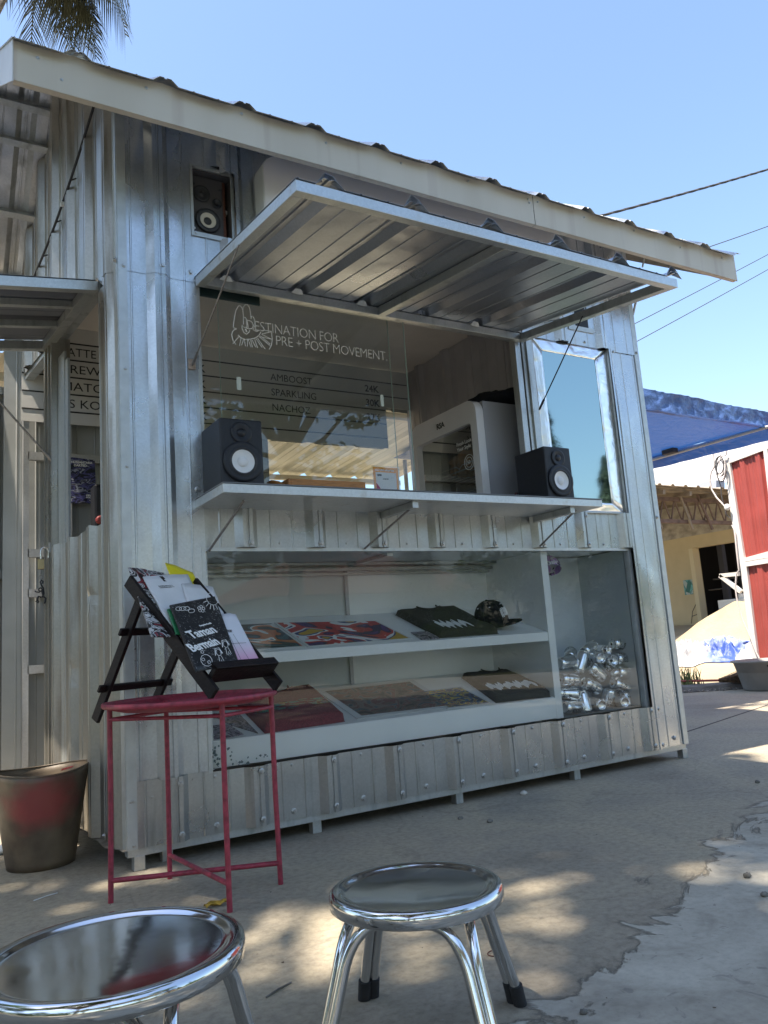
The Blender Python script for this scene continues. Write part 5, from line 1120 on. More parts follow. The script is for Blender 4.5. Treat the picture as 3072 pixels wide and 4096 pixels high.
# grey tub with a black handle
tp = Vector((6.95, 2.08, 0)); TB = thing('grey_tub', tp, 'large grey plastic tub with black handle at the right edge', 'tub')
MTb = mat('grey_plastic', (.25, .245, .24), .5, var=.15, vscale=6)
mb = MB(); mb.lathe([(0, .0), (.23, .0), (.245, .02), (.305, .285), (.335, .29), (.335, .305), (.315, .305), (.24, .03), (0, .02)], tuple(tp), 40); mb.build('body', MTb, TB)
mb = MB(); mb.tube([tp+Vector((-.26+.0*t, -.19, .26))+Vector((.44*t, -.13*math.sin(math.pi*t), -.14*math.sin(math.pi*t))) for t in [k/12 for k in range(13)]], .008, 6); mb.build('handle', M_black, TB)
# ------------------------------------------------------------------ tarpaulin heap
def crumple(name, c, rx, ry, h, m, label, seed, sharp=3.0):
    mb = MB()
    def g(u, v):
        x = (u-.5)*2; y = (v-.5)*2; r = min(1, math.hypot(x, y)); P = Vector((c[0]+x*rx*(1+.25*noise.noise(Vector((y*2, seed, 0)))), c[1]+y*ry*(1+.25*noise.noise(Vector((x*2, seed, 5)))), 0))
        n1 = 1-abs(noise.noise(Vector((x*sharp+seed, y*sharp, 0))))*2; n2 = 1-abs(noise.noise(Vector((x*sharp*2.3+seed, y*sharp*2.3, 4))))*2
        e = max(0, 1-r**3)
        n3 = 1-abs(noise.noise(Vector((x*sharp*5+seed, y*sharp*5, 9))))*2; P.z = sand(P.x, P.y)+.012+h*e*(.15+.5*max(0, n1)**2+.32*n2*max(.2, n1)+.12*n3); return P
    mb.grid(g, 120, 100); o = mb.build(name, m, None); tag(o, label, 'tarpaulin', 'tarpaulins heaped on the sand'); return o
MTw = mat('white_tarp', (.36, .36, .37), .55, var=.06, vscale=3, bump=.4, bscale=10, bdist=.03)
MTl = mat('blue_tarp_heap', (.04, .08, .30), .5, col2=(.22, .27, .42), vscale=3.2, thr=(.47, .56), bump=.4, bscale=10, bdist=.03)
q = atx(2745, 2590, 8.5); crumple('tarpaulin', (q.x, q.y+.05), .42, .46, .26, MTw, 'crumpled white tarpaulin heap on the sand at the kiosk side', 2, 2.6)
q = atx(2880, 2590, 8.7); crumple('tarpaulin', (q.x, q.y+.02), .40, .52, .20, MTl, 'crumpled blue and white tarpaulin beside the white heap', 7, 2.4)
q = atx(3000, 2580, 8.7); crumple('tarpaulin', (q.x+.1, q.y-.1), .38, .36, .14, MTw, 'pale tarpaulin end lying towards the red door', 12, 2.4)
# ------------------------------------------------------------------ red shed door and its frame
SX = 7.25
MRed = mat('red_sheet', (.33, .065, .055), .42, .15, var=.16, vscale=3, bump=.1, bscale=10)
MFr = mat('cream_frame', (.60, .58, .56), .5, var=.08, vscale=10)
SHD = thing('red_shed', (SX, 1.9, 0), 'leaning red corrugated shed door in a cream metal frame at the right edge', 'shed')
def sx(px, py, d=0): return atx(px, py, SX)+Vector((d, 0, 0))
def plate(pts, name, m, d0=0, d1=.05, parent=SHD):
    mb = MB(); mb.prism([sx(*p, d0) for p in pts], (d1-d0, 0, 0)); return mb.build(name, m, parent)
plate([(2897, 1836), (3110, 1758), (3110, 1780), (2903, 1858)], 'top_rail', MFr, 0, .05)
plate([(2897, 1859), (2918, 1853), (2940, 2000), (2975, 2226), (2985, 2266), (3034, 2660), (3013, 2665), (2960, 2264), (2950, 2226), (2922, 2050)], 'post', MFr, 0, .05)
plate([(2976, 2232), (3120, 2192), (3120, 2222), (2980, 2246)], 'mid_rail', MFr, .002, .05); plate([(2981, 2248), (3120, 2224), (3120, 2245), (2986, 2266)], 'mid_rail', MFr, -.004, .05)
plate([(3052, 1798), (3068, 1794), (3112, 2192), (3098, 2196)], 'post', MFr, .001, .05)
plate([(3064, 1780), (3110, 1765), (3140, 2190), (3072, 1800)], 'side_panel', MRed, .03, .04)
def redsheet(q, name):
    TL, TR, BR2, BL = [sx(*p, .035) for p in q]; mb = MB(); n = 60; vs = []
    def prf(t):
        t = (t*2.2+.3) % 1; return -.022*max(0, min(1, (abs(t-.5)-.30)*14)) if True else 0
    for j in (0, 1):
        for i in range(n+1):
            t = i/n; p = (TL*(1-t)+TR*t) if j == 0 else (BL*(1-t)+BR2*t); vs.append(p+Vector((prf(t)+.003*math.sin(t*60), 0, 0)))
    mb.add(vs, [(i, i+1, n+2+i, n+1+i) for i in range(n)]); return mb.build(name, MRed, SHD)
redsheet([(2916, 1850), (3056, 1790), (3104, 2200), (2976, 2236)], 'upper_sheet'); redsheet([(2982, 2262), (3140, 2226), (3190, 2660), (3030, 2660)], 'lower_sheet')
mb = MB(); mb.box((SX+.06, .2, 0), (SX+1.6, 1.75, 2.5)); mb.build('shed_body', mat('shed_dark', (.18, .03, .03), .6), SHD)
# cables hanging from the top corner
MCw = mat('pale_cable', (.55, .50, .48), .5); CB = thing('hanging_cables', sx(2885, 1850), 'tangled coil of pale and dark cables hanging off the red shed corner', 'cable')
def cpx(pts, r, m, name, d=-.03): mb = MB(); mb.tube([atx(x, y, SX+d) for x, y in pts], r, 6); return mb.build(name, m, CB)
def c1(x, y): return (2572+x/3.16, 1500+y/3.16)
cpx([c1(885, 985), c1(890, 1060), c1(900, 1120), c1(905, 1150), c1(860, 1230), c1(845, 1330), c1(870, 1450), c1(930, 1550), c1(1040, 1665)], .009, MCw, 'pale_lead')
for i, (cx, cy, rx_, ry_, m) in enumerate(((985, 1150, 60, 130, M_cord), (975, 1180, 45, 100, MCw), (990, 1210, 60, 140, M_cord), (965, 1140, 55, 110, M_cord), (1000, 1170, 40, 150, MCw))):
    cpx([c1(cx+rx_*math.cos(t), cy+ry_*math.sin(t)) for t in [k*math.pi/10 for k in range(21)]], .006, m, 'coil', d=-.03-.012*i)
cpx([c1(950, 1300), c1(985, 1420), c1(990, 1520), c1(1020, 1640), c1(1050, 1760), c1(1110, 1820)], .006, M_cord, 'dark_lead'); cpx([c1(1060, 950), c1(1050, 1010), c1(1010, 1030), c1(980, 1000)], .008, MCw, 'pale_loop')
q = atx(*c1(1065, 1670), SX-.05); tag(lump('socket_plug', tuple(q), (.025, .035, .035), M_whitem, CB, seed=4, n=8))
def c2(x, y): return (2600+x/2.765, 2100+y/2.765)
cpx([c2(905, 0), c2(935, 60), c2(960, 300), c2(985, 500), c2(955, 540), c2(945, 700), c2(970, 880), c2(1030, 1060), c2(1110, 1240), c2(1170, 1400), c2(1210, 1480)], .009, MCw, 'hose_lead')
# steel bracket between shed and hall
mb = MB(); P_ = [atx(*c2(780, 560), 8.6), atx(*c2(985, 540), 8.6), atx(*c2(1010, 740), 8.6)]; mb.bar(P_[0], P_[1], .05, .05); mb.bar(P_[0], P_[2], .05, .05); o = mb.build('steel_bracket', mat('white_steel', (.5, .48, .45), .5), SHD)
# ------------------------------------------------------------------ blue tarpaulin canopy
MBt = bpy.data.materials.new('blue_tarpaulin'); MBt.use_nodes = True; n_ = MBt.node_tree.nodes; b_ = n_['Principled BSDF']; b_.inputs['Roughness'].default_value = .38; b_.inputs['Base Color'].default_value = (.035, .075, .21, 1)
tc = n_.new('ShaderNodeTexCoord'); wv = n_.new('ShaderNodeTexNoise'); wv.inputs['Scale'].default_value = 9; wv.inputs['Detail'].default_value = 7; wv.inputs['Distortion'].default_value = .8; lk(MBt, tc.outputs['Object'], wv.inputs['Vector']); bp = n_.new('ShaderNodeBump'); bp.inputs['Strength'].default_value = .55; bp.inputs['Distance'].default_value = .03; lk(MBt, wv.outputs[0], bp.inputs['Height']); lk(MBt, bp.outputs[0], b_.inputs['Normal'])
tl = n_.new('ShaderNodeBsdfTranslucent'); tl.inputs[0].default_value = (.015, .10, .36, 1); ms = n_.new('ShaderNodeMixShader'); ms.inputs[0].default_value = .22; out = n_['Material Output']; lk(MBt, b_.outputs[0], ms.inputs[1]); lk(MBt, tl.outputs[0], ms.inputs[2]); lk(MBt, ms.outputs[0], out.inputs[0])
TC = thing('tarpaulin_canopy', (5, 1.5, 2.5), 'blue tarpaulin canopy stretched over a white pole beyond the kiosk', 'canopy')
def valt(x): 
    t = (x-4.5)/1.6; return 2.725-.02*t+.006*math.sin(x*3)
v0 = aty(2572, 1550, 1.2); v1 = aty(3072, 1648, 1.2); w0 = aty(2578, 1639, 1.2); w1 = aty(3020, 1702, 1.2)
def lin(a, b, x): return a.z+(b.z-a.z)*(x-a.x)/(b.x-a.x)
XA, XB = 3.35, 6.6
def wr(x, z): return .02*noise.noise(Vector((x*2.2, z*1.2, 0)))+.016*(abs(noise.noise(Vector((x*9, z*1.5, 3)))))*2
mb = MB(); mb.grid(lambda u, v: (lambda x: Vector((x, 1.2+wr(x, v), lin(w0, w1, x)*(1-v)+lin(v0, v1, x)*v+.008*noise.noise(Vector((x*3, v, 8))))))(XA+(XB-XA)*u), 150, 14); mb.build('valance', mat('valance_sheen_blue', (.07, .13, .32), .33, var=.15, vscale=6, bump=.6, bscale=12, bdist=.04), TC)  # lighter than the sheet: crumple sheen put into its colour
e0 = atz(2607, 1877, 2.40); e1_ = atz(3072, 1763, 2.40); pA = atz(2607, 1832, 2.5); pB = atz(3046, 1706, 2.5)
mb = MB(); YB = 3.3
def roofp(u, v):
    y = 1.17+(YB-1.17)*v; xp = pB.x+(pA.x-pB.x)*(y-pB.y)/(pA.y-pB.y); x = XA+(xp-XA)*u
    return Vector((x, y, lin(w0, w1, x)*(1-min(1, v*3))+(2.512)*min(1, v*3)+.03*(1-u)*math.sin(v*3)+.012*noise.noise(Vector((x*2, y*2, 5)))))
mb.grid(roofp, 60, 50); mb.build('sheet', MBt, TC)
mb = MB()
def flap(u, v):
    y = .9+(YB-.9)*v; xp = pB.x+(pA.x-pB.x)*(y-pB.y)/(pA.y-pB.y); xe = e1_.x+(e0.x-e1_.x)*(y-e1_.y)/(e0.y-e1_.y)
    return Vector((xp+(xe-xp)*u, y, 2.515+(2.40-2.515)*u+.012*noise.noise(Vector((u*3, y*4, 7)))))
mb.grid(flap, 8, 50); mb.build('flap', MBt, TC)
mb = MB(); dp = (pA-pB).normalized(); mb.tube([pB-dp*.25+Vector((0, 0, -.02)), pA+dp*.5+Vector((0, 0, -.02))], .016, 10); mb.build('pole', mat('pole_white', (.45, .45, .47), .5), TC)
q = atz(2683, 1810, 2.48); mb = MB(); mb.box((q.x-.04, q.y-.06, q.z-.01), (q.x+.04, q.y+.08, q.z+.05)); mb.build('knot', M_cord, TC)
for (x, y) in ((3.45, 3.25), (5.9, 3.3)):
    mb = MB(); mb.tube([(x, y, 0), (x, y, 2.5)], .02, 8); mb.build('pole', MATS['pole_white'], TC)
# ------------------------------------------------------------------ hall with yellow wall
HX = 12.0; HL = thing('yellow_hall', (HX, 6.5, .6), 'low hall with cracked yellow wall and dark open doorway beyond the sand', 'building')
MYl = mat('yellow_paint', (.50, .41, .25), .8, var=.10, vscale=2.0, bump=.15, bscale=20)
MGr = mat('grimy_plaster', (.36, .33, .28), .9, var=.35, vscale=3, stretch=(1, 2, 3))
def hx(px, py, x=HX): return atx(px, py, x)
ztopw = 2.33; dL = hx(*c2(472, 275)).y; zd = 2.10
mb = MB(); mb.box((HX, dL+.0, .2), (HX+.18, 11, ztopw)); mb.box((HX, 2.0, zd), (HX+.18, dL-.0005, ztopw)); mb.build('wall', MYl, HL)
mb = MB(); mb.box((HX-.012, dL-.001, .2), (HX+.16, dL+.085, zd-.001)); mb.build('door_jamb', mat('cream_jamb', (.58, .50, .32), .7), HL)
mb = MB(); mb.box((HX+.005, 2.0, ztopw+.0005), (HX+.15, 11, 2.95)); mb.build('upper_wall', MGr, HL)
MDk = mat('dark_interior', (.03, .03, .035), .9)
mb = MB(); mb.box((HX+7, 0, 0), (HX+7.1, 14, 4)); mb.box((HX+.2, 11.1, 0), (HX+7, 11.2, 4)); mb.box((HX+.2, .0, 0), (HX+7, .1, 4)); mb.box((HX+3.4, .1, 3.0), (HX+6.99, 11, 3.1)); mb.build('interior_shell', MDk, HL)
mb = MB(); mb.box((HX+.181, .11, .55), (HX+6.98, 11.05, .60)); mb.build('interior_floor', mat('hall_floor', (.12, .11, .10), .9), HL)
# cracks
mb = MB()
for pts in ([(520, 850), (470, 960), (465, 1020), (460, 1090)], [(465, 1010), (520, 990), (560, 985)]): mb.tube([hx(*c2(*p))+Vector((-.002, 0, 0)) for p in pts], .006, 4)
mb.build('crack', MDk, HL)
o = None
pp = [hx(*c2(*p), HX-.004) for p in ((363, 612), (465, 602), (480, 765), (388, 775))]
mb = MB(); mb.prism(pp, (.003, 0, 0)); o = mb.build('wall_poster', zm('teal_poster', [(.08, .28, .26), (.08, .28, .26), (.10, .34, .31), (.06, .20, .19), (.30, .36, .33), (.10, .33, .30)], 5, .6, seed=4), None); tag(o, 'small weathered teal poster on the yellow wall', 'poster')
mb = MB(); c = sum(pp, Vector())/4; mb.box((c.x-.006, c.y-.05, c.z-.10), (c.x-.001, c.y+.03, c.z+.12), Matrix.Rotation(.4, 3, 'X')); mb.build('bottle_picture', mat('dark_teal', (.02, .12, .10), .6), o)
# racks of boards inside
RK = thing('timber_rack', (HX+2, 5.5, .6), 'racks of stacked timber boards inside the dark doorway', 'timber rack'); rr = random.Random(5)
mats_w = [mat('board_%s' % n, c, .8, var=.3, vscale=4) for n, c in (('pale', (.42, .38, .32)), ('orange', (.5, .26, .10)), ('grey', (.22, .21, .20)))]
for i in range(34):
    z = .75+(i % 12)*.10+rr.uniform(-.02, .02); y0 = 4.2+rr.uniform(0, 1.6); x = HX+1.2+rr.uniform(0, 1.6); L = rr.uniform(.8, 2.4); t = rr.uniform(-.02, .02)
    mb = MB(); mb.bar((x, y0, z), (x+.1, y0+L, z+t), .12, .022); mb.build('board', mats_w[rr.choice((0, 0, 1, 2, 2))], RK)
for y in (4.6, 5.6, 6.5):
    mb = MB(); mb.box((HX+1.1, y, .6), (HX+1.16, y+.06, 2.6)); mb.build('upright', MDk, RK)
c = hx(*c2(800, 500), HX+.5); mb = MB(); mb.box((HX+.5, c.y-.05, .6), (HX+.6, c.y+.06, 2.3)); o = mb.build('steel_post', mat('dark_steel', (.05, .05, .06), .6), HL)
for k, (px0, px1, py0, py1, lab, m) in enumerate(((745, 1025, 770, 830, 'white machine body just inside the hall doorway', M_whitem),)):
    a = hx(*c2(px0, py1), HX-.25); b = hx(*c2(px1, py0), HX-.25); mb = MB(); mb.box((HX-.25, b.y, .82), (HX+.1, a.y, 1.08)); mb.box((HX-.22, b.y+.05, 1.0801), (HX+.08, a.y-.4, 1.16)); o = mb.build('white_machine', M_whitem, None, bevel=.01); tag(o, lab, 'machine')
for z, y in ((1.85, 6.3), (2.0, 5.2)):
    mb = MB(); mb.tube([(HX+.9, y, 2.95), (HX+.9, y, z+.1)], .006, 5); o = mb.build('flex', M_whitem, HL); mb = MB(); mb.lathe([(0, .0), (.03, .02), (.035, .05), (.02, .09), (.012, .11)], (HX+.9, y, z), 12); mb.build('bulb', M_whitem, HL)
# open-truss canopy in front of the hall
MRu = mat('rusty_truss', (.12, .08, .065), .8, var=.35, vscale=12); MTn = mat('tan_timber', (.20, .165, .125), .85, var=.3, vscale=6)
TR_ = thing('truss_canopy', (10.5, 5.2, 2.3), 'rusty open-truss canopy with thin metal roof in front of the yellow wall', 'canopy')
def truss(y, zb, zt, x0=7.8, x1=13.2, name='truss'):
    mb = MB(); mb.box((x0, y-.03, zb-.03), (x1, y+.03, zb+.03)); mb.box((x0, y-.03, zt-.03), (x1, y+.03, zt+.03)); n = int((x1-x0)/.27)
    for i in range(n):
        a = x0+i*.27; mb.bar((a, y, zb), (a+.135, y, zt), .018, .018, (0, 1, 0)); mb.bar((a+.135, y, zt), (a+.27, y, zb), .018, .018, (0, 1, 0))
    return mb.build(name, MRu, TR_)
truss(5.2, 2.33, 2.69)
for (x, t) in ((9.1, .25), (9.9, .18), (10.35, .22), (8.6, .2)): mb = MB(); mb.bar((x, 5.15, 2.78), (x+t, 5.12, 2.2), .035, .03, (0, 1, 0)); mb.build('brace', MTn if x < 10 else MRu, TR_)
truss(7.4, 2.55, 2.95); truss(9.6, 2.75, 3.2)
for i in range(9): 
    x = 8.0+i*.62; mb = MB(); mb.bar((x, 4.9, 2.73), (x+.3, 11.0, 3.42), .05, .07); mb.build('rafter', MTn, TR_)
for i in range(12):
    y = 5.0+i*.5; mb = MB(); mb.box((7.7, y, 2.775+.112*(y-5)), (13.3, y+.05, 2.815+.112*(y-5))); mb.build('batten', MTn, TR_)
corr(7.6, 13.4, 4.85, 11.4, lambda u, n, y: Vector((u, y, 2.84+.112*(y-5)+n)), .1, 'roof_sheet', mat('roof_tan', (.30, .26, .22), .6, .2, var=.25, vscale=4), TR_, pitch=.3, h=.03)
for (x, y) in ((7.9, 9.5), (13.1, 5.2), (13.1, 9.5)): mb = MB(); mb.box((x, y, 0), (x+.08, y+.08, 2.7)); mb.build('post', MRu, TR_)
# big pale roof behind
WRf = thing('white_roof_building', (19, 14, 0), 'distant building with a glaring white ribbed metal roof', 'building')
MWr = mat('white_roof_sheet', (.42, .40, .38), .5, .1, var=.05, vscale=.6)
corr(9.0, 26.0, 14, 21.5, lambda u, n, x: Vector((x, u, 4.55+.45*(x-17.7)+n)), 12.1, 'roof', MWr, WRf, pitch=.55, h=.06, k=1.2)
mb = MB(); mb.box((19.6, 9.2, 0), (21.2, 25.8, 2.8)); mb.build('walls', mat('far_wall', (.45, .43, .40), .8), WRf)
a = atx(*c1(500, 1470), 15.0); b = atx(*c1(925, 1330), 15.0); c = atx(*c1(925, 1480), 15.0)
mb = MB(); mb.prism([a, c, b, atx(*c1(780, 1345), 15.0)], (.3, 0, 0)); mb.build('grey_gable', mat('grey_gable', (.38, .40, .45), .6), WRf)
# ------------------------------------------------------------------ palm and power lines
MLf = mat('palm_leaf', (.085, .09, .06), .3, var=.5, vscale=6); MTk = mat('palm_trunk', (.16, .13, .10), .9, var=.3, vscale=10, bump=.6, bscale=12)
pc_ = aty(165, -240, 9.5); PM_ = thing('palm_tree', (pc_.x-4.2, pc_.y+.2, 0), 'tall palm with drooping fronds rising behind the kiosk roof, top left', 'palm tree')
mb = MB(); mb.tube([(pc_.x-4.2, pc_.y+.2, 0), (pc_.x-2.6, pc_.y, 5.5), (pc_.x-.1, pc_.y, pc_.z)], [.12, .08, .035], 14); mb.build('trunk', MTk, PM_)
rr = random.Random(21); mb = MB()
for i in range(22):
    az_ = rr.uniform(0, 2*math.pi); up = rr.uniform(-.9, .9); L = rr.uniform(1.3, 2.0); d = Vector((math.cos(az_), math.sin(az_), 0)); pts = []
    for k in range(13):
        t = k/12; pts.append(pc_+d*(L*.75*math.sin(t*1.5))+Vector((0, 0, up*L*.35*t-L*.75*t**2.2)))
    mb.tube(pts, [.02-.0013*k for k in range(13)], 4, cap=False)
    for k in range(1, 13):
        for s in (-1, 1):
            for q in range(3):
                p = pts[k-1]+(pts[k]-pts[k-1])*(q/3); sd = d.cross(Vector((0, 0, 1)))*s; ln = rr.uniform(.45, .75)*(1-.5*(k/12)**3); tip = p+(sd*.62+d*.25+Vector((0, 0, -1.15-.5*rr.random())))*ln; w_ = (pts[k]-pts[k-1]).normalized()*.018; md = (p+tip)/2+Vector((0, 0, .07))
                mb.add([p-w_, p+w_, md+w_, tip, md-w_], [(0, 1, 2, 4), (4, 2, 3)])
mb.build('crown', MLf, PM_)
def pline(a, b, ya, yb, r, label, sag=.15, tw=False):
    A_ = aty(*a, ya); B_ = aty(*b, yb); d = B_-A_; A2 = A_-d*.8; B2 = B_+d*.9; n = 60; mb = MB()
    base = [A2+(B2-A2)*(i/n)+Vector((0, 0, -sag*4*(i/n)*(1-i/n)+sag*.9)) for i in range(n+1)]
    if tw:
        for ph in (0, 2.1, 4.2): mb.tube([p+Vector((0, r*.9*math.cos(i*1.3+ph), r*.9*math.sin(i*1.3+ph))) for i, p in enumerate(base)], r, 6)
    else: mb.tube(base, r, 6)
    o = mb.build('power_line', M_cord, None); tag(o, label, 'power line', 'power lines crossing the sky'); return o
pline((2460, 850), (3072, 678), 7, 7, .016, 'thick twisted power line, topmost of the four', .12, True)
pline((2860, 980), (3072, 905), 7, 7, .010, 'thin power line, second from the top', .03); pline((2540, 1295), (3072, 1018), 7, 7, .009, 'thin power line, third from the top', .05); pline((2550, 1365), (3072, 1078), 7, 7, .009, 'lowest of the four power lines', .05)
# thin stay rods at the kiosk's right end
mb = MB(); mb.tube([aty(2580, 1015, -.25), aty(2570, 1068, -.25)], .005, 6); mb.build('stay_rod', M_whitem, K)
mb = MB(); mb.tube([aty(2550, 1178, .3), aty(2532, 1258, .3)], .008, 6); mb.build('stay_rod', M_whitem, K)
# ------------------------------------------------------------------ behind the viewer: what the glass and steel mirror, and what shades the yard
def leafcrown(centres, nleaf, size, m, parent, seed, name='crown', flat=.55):
    rr = random.Random(seed); mb = MB(); vs = []; fs = []
    for (c, r) in centres:
        c = Vector(c)
        for i in range(nleaf):
            while True:
                p = Vector((rr.uniform(-1, 1), rr.uniform(-1, 1), rr.uniform(-1, 1)))
                if .25 < p.length < 1: break
            if noise.noise(p*1.7+c*.7) < -.12: continue
            p = c+Vector((p.x*r[0], p.y*r[1], p.z*r[2])); s = size*rr.uniform(.6, 1.3)
            a = Vector((rr.uniform(-1, 1), rr.uniform(-1, 1), rr.uniform(-.6, .6))).normalized(); b = a.cross(Vector((rr.uniform(-1, 1), rr.uniform(-1, 1), rr.uniform(-1, 1)))).normalized()
            k = len(vs); vs += [p-a*s, p+b*s*.42, p+a*s, p-b*s*.42]; fs.append((k, k+1, k+2, k+3))
    mb.add(vs, fs); return mb.build(name, m, parent)
MG = mat('leaf_green', (.055, .10, .025), .5, var=.45, vscale=1.3); 
n_ = MG.node_tree.nodes; tl = n_.new('ShaderNodeBsdfTranslucent'); tl.inputs[0].default_value = (.12, .22, .03, 1); ms = n_.new('ShaderNodeMixShader'); ms.inputs[0].default_value = .35; lk(MG, n_['Principled BSDF'].outputs[0], ms.inputs[1]); lk(MG, tl.outputs[0], ms.inputs[2]); lk(MG, ms.outputs[0], n_['Material Output'].inputs[0])
MBk = mat('bark', (.14, .11, .085), .9, var=.3, vscale=8, bump=.6, bscale=14)
def tree(pos, h, crown, n, size, label, seed, group=None):
    T = thing('shade_tree', (pos[0], pos[1], 0), label, 'tree', group); rr = random.Random(seed); mb = MB()
    top = Vector((pos[0], pos[1], h*.55)); mb.tube([(pos[0], pos[1], -.1), (pos[0]+.1, pos[1], h*.3), tuple(top)], [.24, .19, .15], 12)
    for (c, r) in crown:
        c = Vector(c); mid = (top+c)/2+Vector((0, 0, -.3)); mb.tube([top, mid, c], [.10, .06, .02], 7)
    mb.build('trunk', MBk, T); leafcrown(crown, n, size, MG, T, seed); return T
rr = random.Random(2); cr = []
for i in range(46):
    x = rr.uniform(-6.2, 2.6); y = rr.uniform(-7.2, -.3); z = 8.4+rr.uniform(-.7, 1.4)
    cr.append(((x, y, z), (rr.uniform(.8, 1.5), rr.uniform(.8, 1.4), rr.uniform(.4, .7))))
rr = random.Random(12)
for i in range(4): cr.append(((rr.uniform(-4.6, .9), rr.uniform(-3.6, -.2), 8.3+rr.uniform(-.6, 1.0)), (rr.uniform(.9, 1.4), rr.uniform(.8, 1.3), .55)))
tree((-5.5, -7.6), 9.5, cr, 1150, .125, 'large shade tree whose crown spreads over the yard above the stools', 5)
trees = [((-9, -14), 8.0, 31), ((-4.5, -16), 8.5, 32), ((1.5, -17), 8.5, 34)]
which = ['leftmost leafy tree of the row across the yard', 'second leafy tree of the row across the yard', 'third leafy tree of the row across the yard']
for ti, (p, h, s) in enumerate(trees):
    rr = random.Random(s); cr = [((p[0]+rr.uniform(-1.6, 1.6), p[1]+rr.uniform(-1.5, 1.5), h*(.45+.5*k/6)), (1.9-.17*k, 1.7-.15*k, 1.0)) for k in range(7)]
    tree(p, h, cr, 420, .17, which[ti], s, 'trees across the yard')
rr = random.Random(77); cr = []
for i in range(26):
    x = rr.uniform(5.2, 11.6); z = rr.uniform(3.2, 12.2)
    cr.append(((x, -17+rr.uniform(-1.5, 1.5), z), (rr.uniform(.9, 1.6), 1.3, rr.uniform(.7, 1.2))))
tree((8.5, -17), 11, cr, 520, .17, 'broad leafy tree across the yard, right of the leafy row', 77, 'trees across the yard')
cr = [((-4.5, 5.5, 2.6), (1.8, 2.2, 1.6)), ((-5, 7.5, 4.2), (2, 2, 1.6)), ((-3.4, 9, 3), (1.6, 2, 2)), ((-4, 10, 5.5), (2, 2, 1.5)), ((-6, 5, 5), (2, 2, 1.3)), ((-3.5, 7.5, 1.6), (1.2, 2, 1.2))]
tree((-4.6, 7.2), 6, cr, 1500, .15, 'unseen bushy tree added behind left of the kiosk, darkening its side wall', 78)  # unseen tree added so the side wall mirrors something dark
rr = random.Random(91); cr = []
for i in range(26): cr.append(((rr.uniform(-13, -4.2), rr.uniform(-4, 6), 7.6+rr.uniform(-.8, 1.2)), (rr.uniform(1.2, 1.9), rr.uniform(1.2, 1.8), .7)))
tree((-9, 1.5), 8, cr, 900, .16, 'wide unseen tree added left of the kiosk to dim the side wall', 92)  # unseen, added to shade the bright ground left of the side wall
mb = MB(); mb.box((-14, 11.5, -.1), (-1.2, 11.7, 3.2)); o = mb.build('added_dark_wall', mat('added_wall_grey', (.16, .155, .15), .9, var=.3), None); tag(o, 'unseen grey wall added behind the kiosk on the left, darkening its side', 'wall')  # unseen wall added for a darker reflection in the side sheets
# tall dark conifers
def conifer(x, y, h, r, seed, lab):
    T = thing('conifer_tree', (x, y, 0), lab, 'tree', 'conifers across the yard'); rr = random.Random(seed); mb = MB(); mb.tube([(x, y, 0), (x, y, h)], [.12, .02], 8); mb.build('trunk', MBk, T); mb = MB(); vs = []; fs = []
    for i in range(5200):
        t = rr.random()**.8; z = h*(.12+.88*t); rad = r*(1-t)**.8*rr.uniform(.4, 1)*(1+.25*math.sin(z*6)); a = rr.uniform(0, 2*math.pi); p = Vector((x+rad*math.cos(a), y+rad*math.sin(a), z-.25*rad)); d = Vector((math.cos(a), math.sin(a), -.7)).normalized()*.17; b = Vector((-math.sin(a), math.cos(a), 0))*.05
        k = len(vs); vs += [p-b, p+b, p+d]; fs.append((k, k+1, k+2))
    mb.add(vs, fs); mb.build('crown', mat('conifer_green', (.03, .055, .025), .6, var=.3) if 'conifer_green' not in MATS else MATS['conifer_green'], T)
conifer(19.35, -18, 9.3, 1.5, 3, 'tallest slim dark conifer across the yard'); conifer(22.3, -18, 7.3, 1.3, 4, 'medium dark conifer nearest the road end'); conifer(13.9, -19, 6.4, 1.3, 8, 'shortest dark conifer beside the tiled house')
# hedge with low bushes
for i in range(7):
    x = -3+i*3.2; y = -10.5-.2*i
    T = thing('hedge_bush', (x, y, 0), 'low clipped bush, %s in the hedge across the yard' % ('first', 'second', 'third', 'fourth', 'fifth', 'sixth', 'last')[i], 'bush', 'hedge across the yard'); leafcrown([((x, y, .55), (1.7, .6, .6))], 1500, .10, MG, T, 50+i, 'foliage')
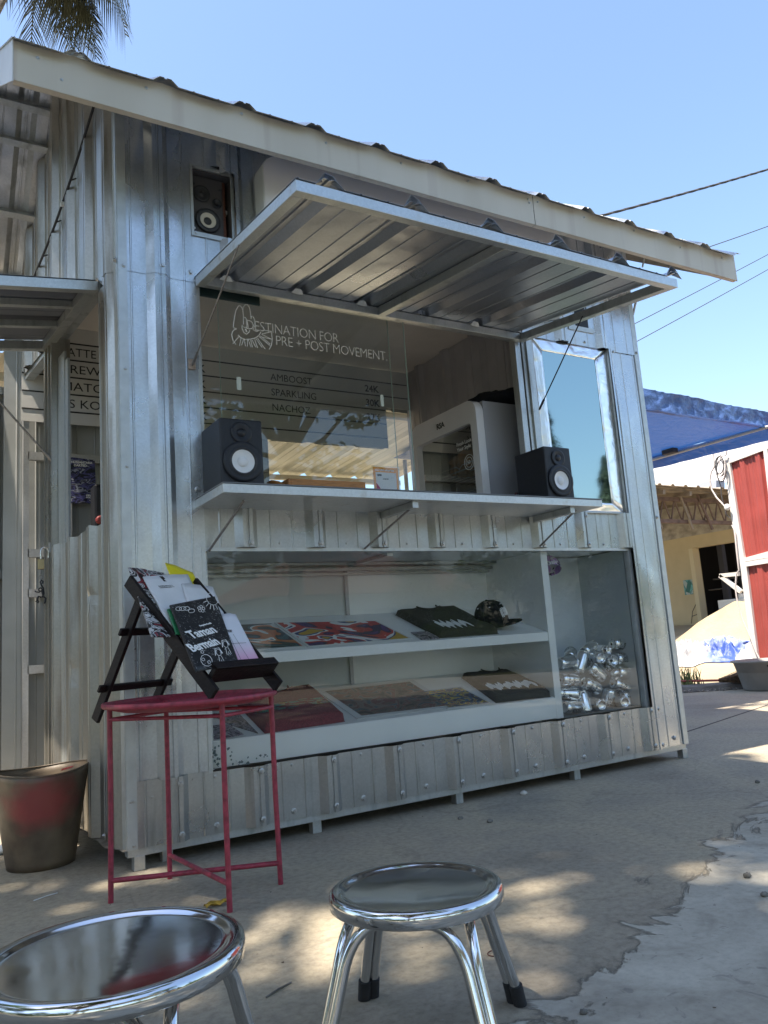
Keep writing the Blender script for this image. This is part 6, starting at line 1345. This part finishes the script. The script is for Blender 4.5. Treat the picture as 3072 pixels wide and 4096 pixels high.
# white house with a red tile roof
HS = thing('tiled_house', (14, -20, 0), 'white house with red tiled hip roof across the road', 'house'); MTi = mat('red_tile', (.17, .075, .055), .7, var=.3, vscale=5, bump=.6, bscale=6)
mb = MB(); mb.box((10, -29, 0), (19, -22, 2.6)); mb.build('wall', M_whitem, HS)
mb = MB(); mb.add([(9.4, -29.6, 2.55), (19.6, -29.6, 2.55), (19.6, -21.4, 2.55), (9.4, -21.4, 2.55), (13, -25.5, 4.6), (16, -25.5, 4.6)], [(0, 1, 5, 4), (1, 2, 5), (2, 3, 4, 5), (3, 0, 4), (0, 3, 2, 1)]); mb.build('roof', MTi, HS)
for x in (11, 13.5, 16.5): mb = MB(); mb.box((x, -21.99, .7), (x+1.3, -21.93, 2.0)); mb.build('window', M_black, HS)
# tall cream canopy over the seating behind the viewer
CN = thing('seating_canopy', (-1, -8, 0), 'corrugated canopy over the seating behind the viewer', 'canopy')
corr(-6, 2.6, -9.6, -6.6, lambda u, n, y: Vector((u, y, 2.9+.08*(y+6.6)+n)), .1, 'sheet', MCr, CN, pitch=.3, h=.03, solid=.001)
for (x, y) in ((-5.8, -6.7), (2.4, -6.7), (-5.8, -9.5), (2.4, -9.5)): mb = MB(); mb.box((x, y, 0), (x+.07, y+.07, 2.75)); mb.build('post', M_dwood, CN)
# pale road beyond the yard and distant town wall
mb = MB(); mb.box((-60, -17.6, -.165), (80, -12.6, -.02)); o = mb.build('road', mat('asphalt_road', (.10, .10, .10), .85), None); tag(o, kind='structure')

# left hedge added to darken what the ribs mirror; shrubs at the back right
rr = random.Random(61); cr = [((-8.4+rr.uniform(-.6, .6), -9+i*.75, rr.uniform(.6, 4.2)), (1.0, 1.0, 1.2)) for i in range(15)]+[((-8.6, -9+i*1.2, 1.0), (.9, 1.1, 1.1)) for i in range(10)]
T = thing('added_dark_hedge', (-8.5, -3.5, 0), 'tall unseen hedge added on the left to darken the wall ribs', 'hedge'); leafcrown(cr, 800, .14, MG, T, 62, 'foliage')
for i in range(6):
    x = 12.2+i*2.2; cr = [((x+rr.uniform(-.5, .5), -13.4+rr.uniform(-.4, .4), z), (1.1, .8, .75)) for z in (.6, 1.3, 2.1, rr.uniform(2.3, 3.2))]
    T = thing('garden_shrub', (x, -13.4, 0), 'tall garden shrub, %s along the back right of the yard' % ('first', 'second', 'third', 'fourth', 'fifth', 'last')[i], 'shrub', 'garden shrubs at the back right'); leafcrown(cr, 650, .12, MG, T, 70+i, 'foliage')
